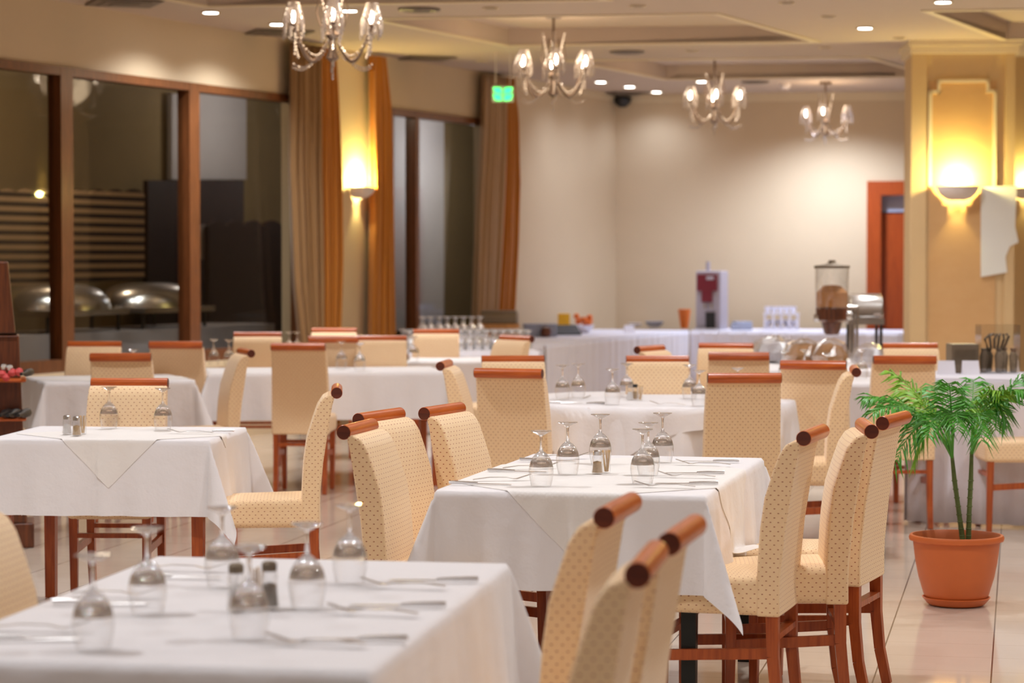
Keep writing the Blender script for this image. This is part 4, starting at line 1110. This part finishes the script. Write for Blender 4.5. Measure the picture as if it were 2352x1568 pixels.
for px, py, lb in ((5, 860, 'leftmost'), (28, 857, 'second from left'), (44, 856, 'rightmost'), (14, 868, 'lowest')): on_rack(px, py - 2, 'red_fruit', 'red round fruit on the upper shelf of the rack, ' + lb, 'fruit', 'red', .024, 'ball')
for px, py, lb in ((8, 842, 'leftmost'), (22, 844, 'rightmost')): on_rack(px, py, 'glass_ornament', 'small dark shiny ornament above the red fruit, ' + lb, 'ornament', 'steel', .02, 'ball')

# ------------------------------------------------------------------ things on the buffets
def single(name, bm, mat, loc, label, cat, group=None, rz=0, smooth=True, mods=()):
    o = finish(name, bm, mat, None, smooth, mods=mods); o.location = loc; o.rotation_euler = (0, 0, rz); return tag(o, label, cat, group)
bl = math.atan2(BLd.y, BLd.x)
def onL(al, ac): v = BL0 + BLd * al + BLn * ac; v.z = BH; return v
# roll top bread box
v = P(1147, 742, BH + .02); v.z = BH; v = PY(1147, 742, 25.2); v.z = BH; t = thing('bread_box', 'dark roll top bread box behind the buffet glasses', 'bread box', v, -.1)
bm = NB_(); prof = [(-.11, .16), (-.11, .24), (-.07, .285), (0, .30), (.07, .285), (.11, .24), (.11, .16)]
slab(bm, [(-.19, y, z) for y, z in prof], Vector((.38, 0, 0))); finish('roll_lid', bm, 'browncap', t, True, 50, mods=[BEV(.015, 3)])
bm = NB_(); box(bm, (0, 0, .08), (.40, .25, .158)); finish('base', bm, 'bread', t, False)
# chrome rack of packs with a fruit bowl
v = PY(1240, 768, 25.9); v.z = BH; t = thing('wire_basket', 'grey ribbed basket on the buffet behind the brown fruit', 'basket', v, .1)
bm = NB_(); box(bm, (0, 0, .07), (.34, .2, .14))
for k in range(9): box(bm, (-.15 + k * .0375, -.104, .07), (.014, .012, .135))
finish('basket', bm, 'bluegrey', t, False); 
bm = NB_(); lathe(bm, [(0, 0), (.045, .01), (.06, .05), (.045, .1), (0, .115)], 14); single('brown_fruit', bm, 'darkwood', v + Vector((.06, -.17, 0)), 'brown fruit leaning on the grey basket', 'fruit')
v = PY(1295, 745, 27.2); v.z = BH; bm = NB_(); box(bm, (0, 0, .11), (.13, .08, .22)); single('yellow_pack', bm, 'yellow', v, 'bright yellow pack on the buffet', 'pack', None, .1, False, [BEV(.01, 2)])
bm = NB_(); lathe(bm, [(.05, 0), (.10, .04), (.13, .09), (.12, .09), (.06, .03)], 20); t = thing('fruit_bowl', 'small bowl heaped with orange fruit beside the yellow pack', 'fruit bowl', v + Vector((.22, .05, 0))); finish('bowl', bm, 'cup', t)
bm = NB_(); rn = random.Random(5)
for k in range(14): lathe(bm, [(0, -.035), (.025, -.025), (.035, 0), (.025, .025), (0, .035)], 8, (rn.uniform(-.08, .08), rn.uniform(-.06, .06), .1 + .05 * rn.random() + .02 * (k % 3)), False, False)
o = finish('orange_fruit', bm, 'orangec', t); o['kind'] = 'stuff'
p = P(1292, 770, BH); t = thing('serving_tray', 'black slanted tray at the front of the buffet', 'tray', (p.x + .05, p.y + .15, BH), bl - 1.0)
bm = NB_(); hexa(bm, [(-.14, -.12, 0), (.14, -.12, 0), (.14, .12, 0), (-.14, .12, 0)], [(-.14, -.12, .02), (.14, -.12, .02), (.14, .12, .11), (-.10, .12, .11)]); finish('tray', bm, 'dark', t, False, mods=[BEV(.006, 2)])
for px, ac, r, hh, mat, lb in ((1362, .25, .11, .05, 'cup', 'white plate stack on the buffet right of the black tray'), (1505, .35, .12, .07, 'bluegrey', 'wide pale bowl on the buffet left of the orange cup'),
                               (1460, .7, .09, .05, 'cup', 'small white bowl behind the wide pale bowl')):
    p = P(px, 752, BH); bm = NB_(); lathe(bm, [(r * .5, 0), (r * .8, hh * .5), (r, hh), (r * .93, hh), (r * .45, .012)], 24); single('bowl', bm, mat, (p.x, p.y + .15, BH), lb, 'bowl')
p = P(1408, 748, BH); bm = NB_(); box(bm, (0, 0, .05), (.17, .1, .10)); single('tea_box', bm, 'greenpack', (p.x, p.y + .2, BH), 'pale green box on the buffet', 'box', None, .2, False, [BEV(.008, 2)])
p = P(1446, 764, BH); bm = NB_(); hexa(bm, [(-.06, -.03, 0), (.06, -.03, 0), (.06, .03, 0), (-.06, .03, 0)], [(-.055, .01, .085), (.055, .01, .085), (.055, .015, .085), (-.055, .015, .085)]); single('place_card', bm, 'cup', (p.x, p.y + .08, BH), 'small white tent card on the window side buffet', 'card', None, .2, False)
p = P(1548, 744, BH); bm = NB_(); lathe(bm, [(.045, 0), (.078, .23), (.072, .23), (.04, .01)], 24); single('orange_cup', bm, 'orangec', (p.x, min(p.y, 29.0), BH), 'tall flaring orange cup left of the coffee machine', 'cup')
# coffee machine
Yc = 28.35; c = PY(1626, 750, Yc); t = thing('coffee_machine', 'grey coffee machine with a maroon front panel on the far buffet', 'coffee machine', (c.x, Yc, BH), -.32)
hM = PY(1626, 622, Yc).z - BH; wM = .30
bm = NB_(); box(bm, (0, .2, hM / 2), (wM, .38, hM)); finish('housing', bm, 'grey', t, False, mods=[BEV(.012, 2)])
bm = NB_(); box(bm, (-.01, -.006, hM * .80), (wM * .8, .03, hM * .28)); finish('front_panel', bm, 'maroon', t, False); 
bm = NB_(); box(bm, (-.01, -.004, hM * .57), (wM * .42, .03, hM * .2)); finish('lower_panel', bm, 'maroon', t, False)
bm = NB_(); lathe(bm, [(0, -.02), (.045, -.02), (.045, .02), (0, .02)], 20, (.03, -.025, hM * .88), False, False)
for v_ in bm.verts: v_.co.y = -.024 + (v_.co.z - hM * .88) * .05
finish('badge', bm, 'cup', t)
bm = NB_(); box(bm, (.03, -.002, hM * .16), (wM * .36, .03, hM * .28)); finish('cup_niche', bm, 'dark', t, False)
bm = NB_(); box(bm, (0, -.05, .012), (wM * .9, .14, .024)); finish('drip_tray', bm, 'steel', t, False)
bm = NB_(); tube(bm, [(-.03, -.03, hM * .45), (-.03, -.03, hM * .36)], .012, 8); finish('spout', bm, 'steel', t)
bm = NB_(); tube(bm, [(.05, -.03, hM * .45), (.05, -.03, hM * .36)], .012, 8); finish('spout', bm, 'steel', t)
bm = NB_(); tube(bm, [(-.03, .12, hM), (-.03, .12, hM + .11)], .026, 12); finish('hopper', bm, 'grey', t)
# folded napkins and cup crate
c = PY(1706, 757, 28.2); bm = NB_(); box(bm, (0, 0, .035), (.24, .2, .07)); box(bm, (.01, .0, .085), (.2, .17, .03), .2)
single('napkin_stack', bm, 'bluegrey', (c.x, 28.35, BH), 'pile of blue grey napkins right of the coffee machine', 'napkins', None, 0, False, [BEV(.01, 2)])
c = PY(1798, 757, 28.1); t = thing('cup_crate', 'white crate stacked with china on the far buffet', 'crate', (c.x, 28.25, BH), -.1)
bm = NB_(); box(bm, (0, .1, .02), (.42, .24, .04)); box(bm, (0, .1, .19), (.42, .24, .02))
for k in range(5): box(bm, (-.19 + k * .095, -.01, .1), (.028, .02, .17)); box(bm, (-.19 + k * .095, .21, .1), (.028, .02, .17))
finish('frame', bm, 'cup', t, False); rn = random.Random(2)
cup0 = None
for r in range(2):
    for k in range(5):
        bm = NB_(); lathe(bm, [(.022, 0), (.038, .05), (.040, .075), (.035, .075), (.02, .01)], 14); o = finish('coffee_cup', bm, 'cup', None) if cup0 is None else cup0.copy()
        if cup0 is None: cup0 = o; tag(o, 'white coffee cup packed in or on the white crate', 'cup', 'cups of the white crate')
        else: C.objects.link(o)
        o.location = (c.x - .15 + k * .075, 28.35, BH + (.042 if r == 0 else .202))
# cereal dispenser and its neighbours, on the serving table
Yd = 18.6; c = PY(1910, 826, Yd); t = thing('cereal_dispenser', 'clear cereal dispenser with a dark wheel, half full of flakes', 'cereal dispenser', (c.x, Yd, TT))
zz2 = lambda py: PY(1910, py, Yd).z - TT; s = Yd / F
bm = NB_(); lathe(bm, [(30 * s, zz2(722)), (37 * s, zz2(708)), (39 * s, zz2(614))], 28, cap0=False, cap1=False); finish('canister', bm, 'jar', t)
bm = NB_(); lathe(bm, [(0, zz2(722)), (30 * s, zz2(718)), (36 * s, zz2(700)), (36 * s, zz2(672)), (20 * s, zz2(656)), (0, zz2(654))], 24, cap0=False); finish('cereal', bm, 'cereal', t)
bm = NB_(); lathe(bm, [(41 * s, zz2(616)), (41 * s, zz2(610)), (16 * s, zz2(606)), (8 * s, zz2(602)), (9 * s, zz2(598)), (0, zz2(596))], 24); finish('lid', bm, 'browncap', t)
bm = NB_(); lathe(bm, [(14 * s, zz2(768)), (18 * s, zz2(764)), (24 * s, zz2(740)), (36 * s, zz2(734)), (37 * s, zz2(706)), (30 * s, zz2(704))], 20); finish('chute', bm, 'darkwood', t)
bm = NB_(); tube(bm, [(-42 * s, -.02, zz2(730)), (-30 * s, -.02, zz2(730))], .03, 12); tube(bm, [(30 * s, -.02, zz2(725)), (44 * s, -.02, zz2(725))], .035, 12); finish('turning_knob', bm, 'steel', t)
bm = NB_()
for x in (44, 52, 60): tube(bm, [(x * s, .04, .02), (x * s, .04, zz2(705))], .011, 8)
tube(bm, [(60 * s, .04, zz2(705)), (20 * s, .04, zz2(705))], .012, 8); finish('stand', bm, 'steel', t)
bm = NB_(); lathe(bm, [(0, 0), (.14, 0), (.13, .025), (0, .03)], 24, (.10, .04, 0), False, False); finish('base', bm, 'steel', t)
Yd = 19.6; c = PY(1985, 800, Yd); s = Yd / F; t = thing('chafing_dish', 'large steel chafing dish between the cereal dispenser and the door', 'chafing dish', (c.x, Yd, TT), 0)
z = lambda py: PY(1985, py, Yd).z - TT
bm = NB_(); slab(bm, [(-36 * s, -.14, z(728)), (-36 * s, -.14, z(700)), (-36 * s, -.10, z(680)), (-36 * s, .0, z(674)), (-36 * s, .10, z(680)), (-36 * s, .14, z(728))], Vector((74 * s, 0, 0))); finish('roll_lid', bm, 'steel', t, True, 50, mods=[BEV(.012, 2)])
bm = NB_(); box(bm, (0, 0, z(737)), (78 * s, .32, .05)); finish('pan', bm, 'steel', t, False)
bm = NB_(); tube(bm, [(14 * s, -.17, z(722)), (30 * s, -.17, z(722))], .012, 8); finish('handle', bm, 'brass', t)
for sx in (-1, 1):
    for sy in (-1, 1):
        bm = NB_(); bar(bm, (sx * 33 * s, sy * .12, 0), (sx * 33 * s, sy * .12, z(740)), .022, .022); finish('leg', bm, 'dark', t, False)
def wrapped(px, py, Y, r, hh, lb, inner):
    c = PY(px, py, Y); t = thing('wrapped_bread', lb, 'wrapped bread', (c.x, Y, TT + .002)); rn = random.Random(int(px)); bm = NB_()
    lathe(bm, [(0, .01), (r * .8, .012), (r * .86, hh * .4), (r * .6, hh * .72), (0, hh * .82)], 18, cap0=False, cap1=False)
    for v_ in bm.verts: v_.co += Vector((rn.uniform(-1, 1), rn.uniform(-1, 1), rn.uniform(-.3, 1))) * r * .07
    finish('loaf', bm, inner, t)
    bm = NB_(); lathe(bm, [(r * .95, .004), (r * 1.02, hh * .4), (r * .78, hh * .82), (r * .2, hh * 1.02), (0, hh)], 22, cap0=False, cap1=False)
    for v_ in bm.verts: v_.co += Vector((rn.uniform(-1, 1), rn.uniform(-1, 1), rn.uniform(-.5, .5))) * r * .09
    finish('clear_film', bm, 'film', t, False)
wrapped(1780, 800, 18.3, .20, .20, 'film wrapped bread on the serving table, left of the dispenser', 'cup')
wrapped(1848, 812, 17.9, .17, .19, 'film wrapped bread on the serving table, before the dispenser', 'bread')
wrapped(1905, 818, 17.7, .15, .20, 'brown film wrapped bread at the dispenser base', 'bread')
wrapped(1995, 815, 17.9, .13, .16, 'pale film wrapped bread right of the dispenser base', 'cup')
# far right buffet: cards, tray and bowl
c = P(2086, 866, BH2)
p = c + nl3 * .72 + dv3 * .215; t = thing('cutlery_box', 'grey box with a dark glass front behind the place cards', 'box', (p.x, p.y, BH2), 0)
bm = NB_(); box(bm, (.0, 0, .09), (.17, .2, .18)); finish('case', bm, 'browncap', t, False, mods=[BEV(.006, 2)])
bm = NB_(); box(bm, (.0, -.101, .10), (.13, .006, .09)); finish('glass_front', bm, 'pane', t, False)
p = c + nl3 * .74 + dv3 * .43; t = thing('glass_tank', 'clear glass case holding dark tongs and pots on the right buffet', 'glass case', (p.x, p.y, BH2), 0)
bm = NB_(); box(bm, (0, 0, .15), (.24, .2, .30)); finish('glass_case', bm, 'jar', t, False)
bm = NB_(); rn = random.Random(8)
for k in range(5): lathe(bm, [(.02, 0), (.028, .1), (.015, .13), (.022, .15), (0, .15)], 10, (-.09 + .045 * k, rn.uniform(-.05, .05), .005), False, False)
for k in range(6): tube(bm, [(-.06 + .02 * k, 0, .15), (-.08 + .03 * k, 0, .21 + .02 * (k % 2)), (-.04 + .02 * k, .02, .24)], .009, 6)
finish('dark_contents', bm, 'browncap', t)
for px, lb in ((2182, 'white place card on the right buffet, left one'), (2238, 'white place card on the right buffet, right one')):
    p = P(px, 862, BH2); bm = NB_(); hexa(bm, [(-.052, -.03, 0), (.052, -.03, 0), (.052, .03, 0), (-.052, .03, 0)], [(-.05, .01, .085), (.05, .01, .085), (.05, .015, .085), (-.05, .015, .085)])
    single('place_card', bm, 'cup', (p.x, p.y + .12, BH2), lb, 'card', 'place cards', 0, False)
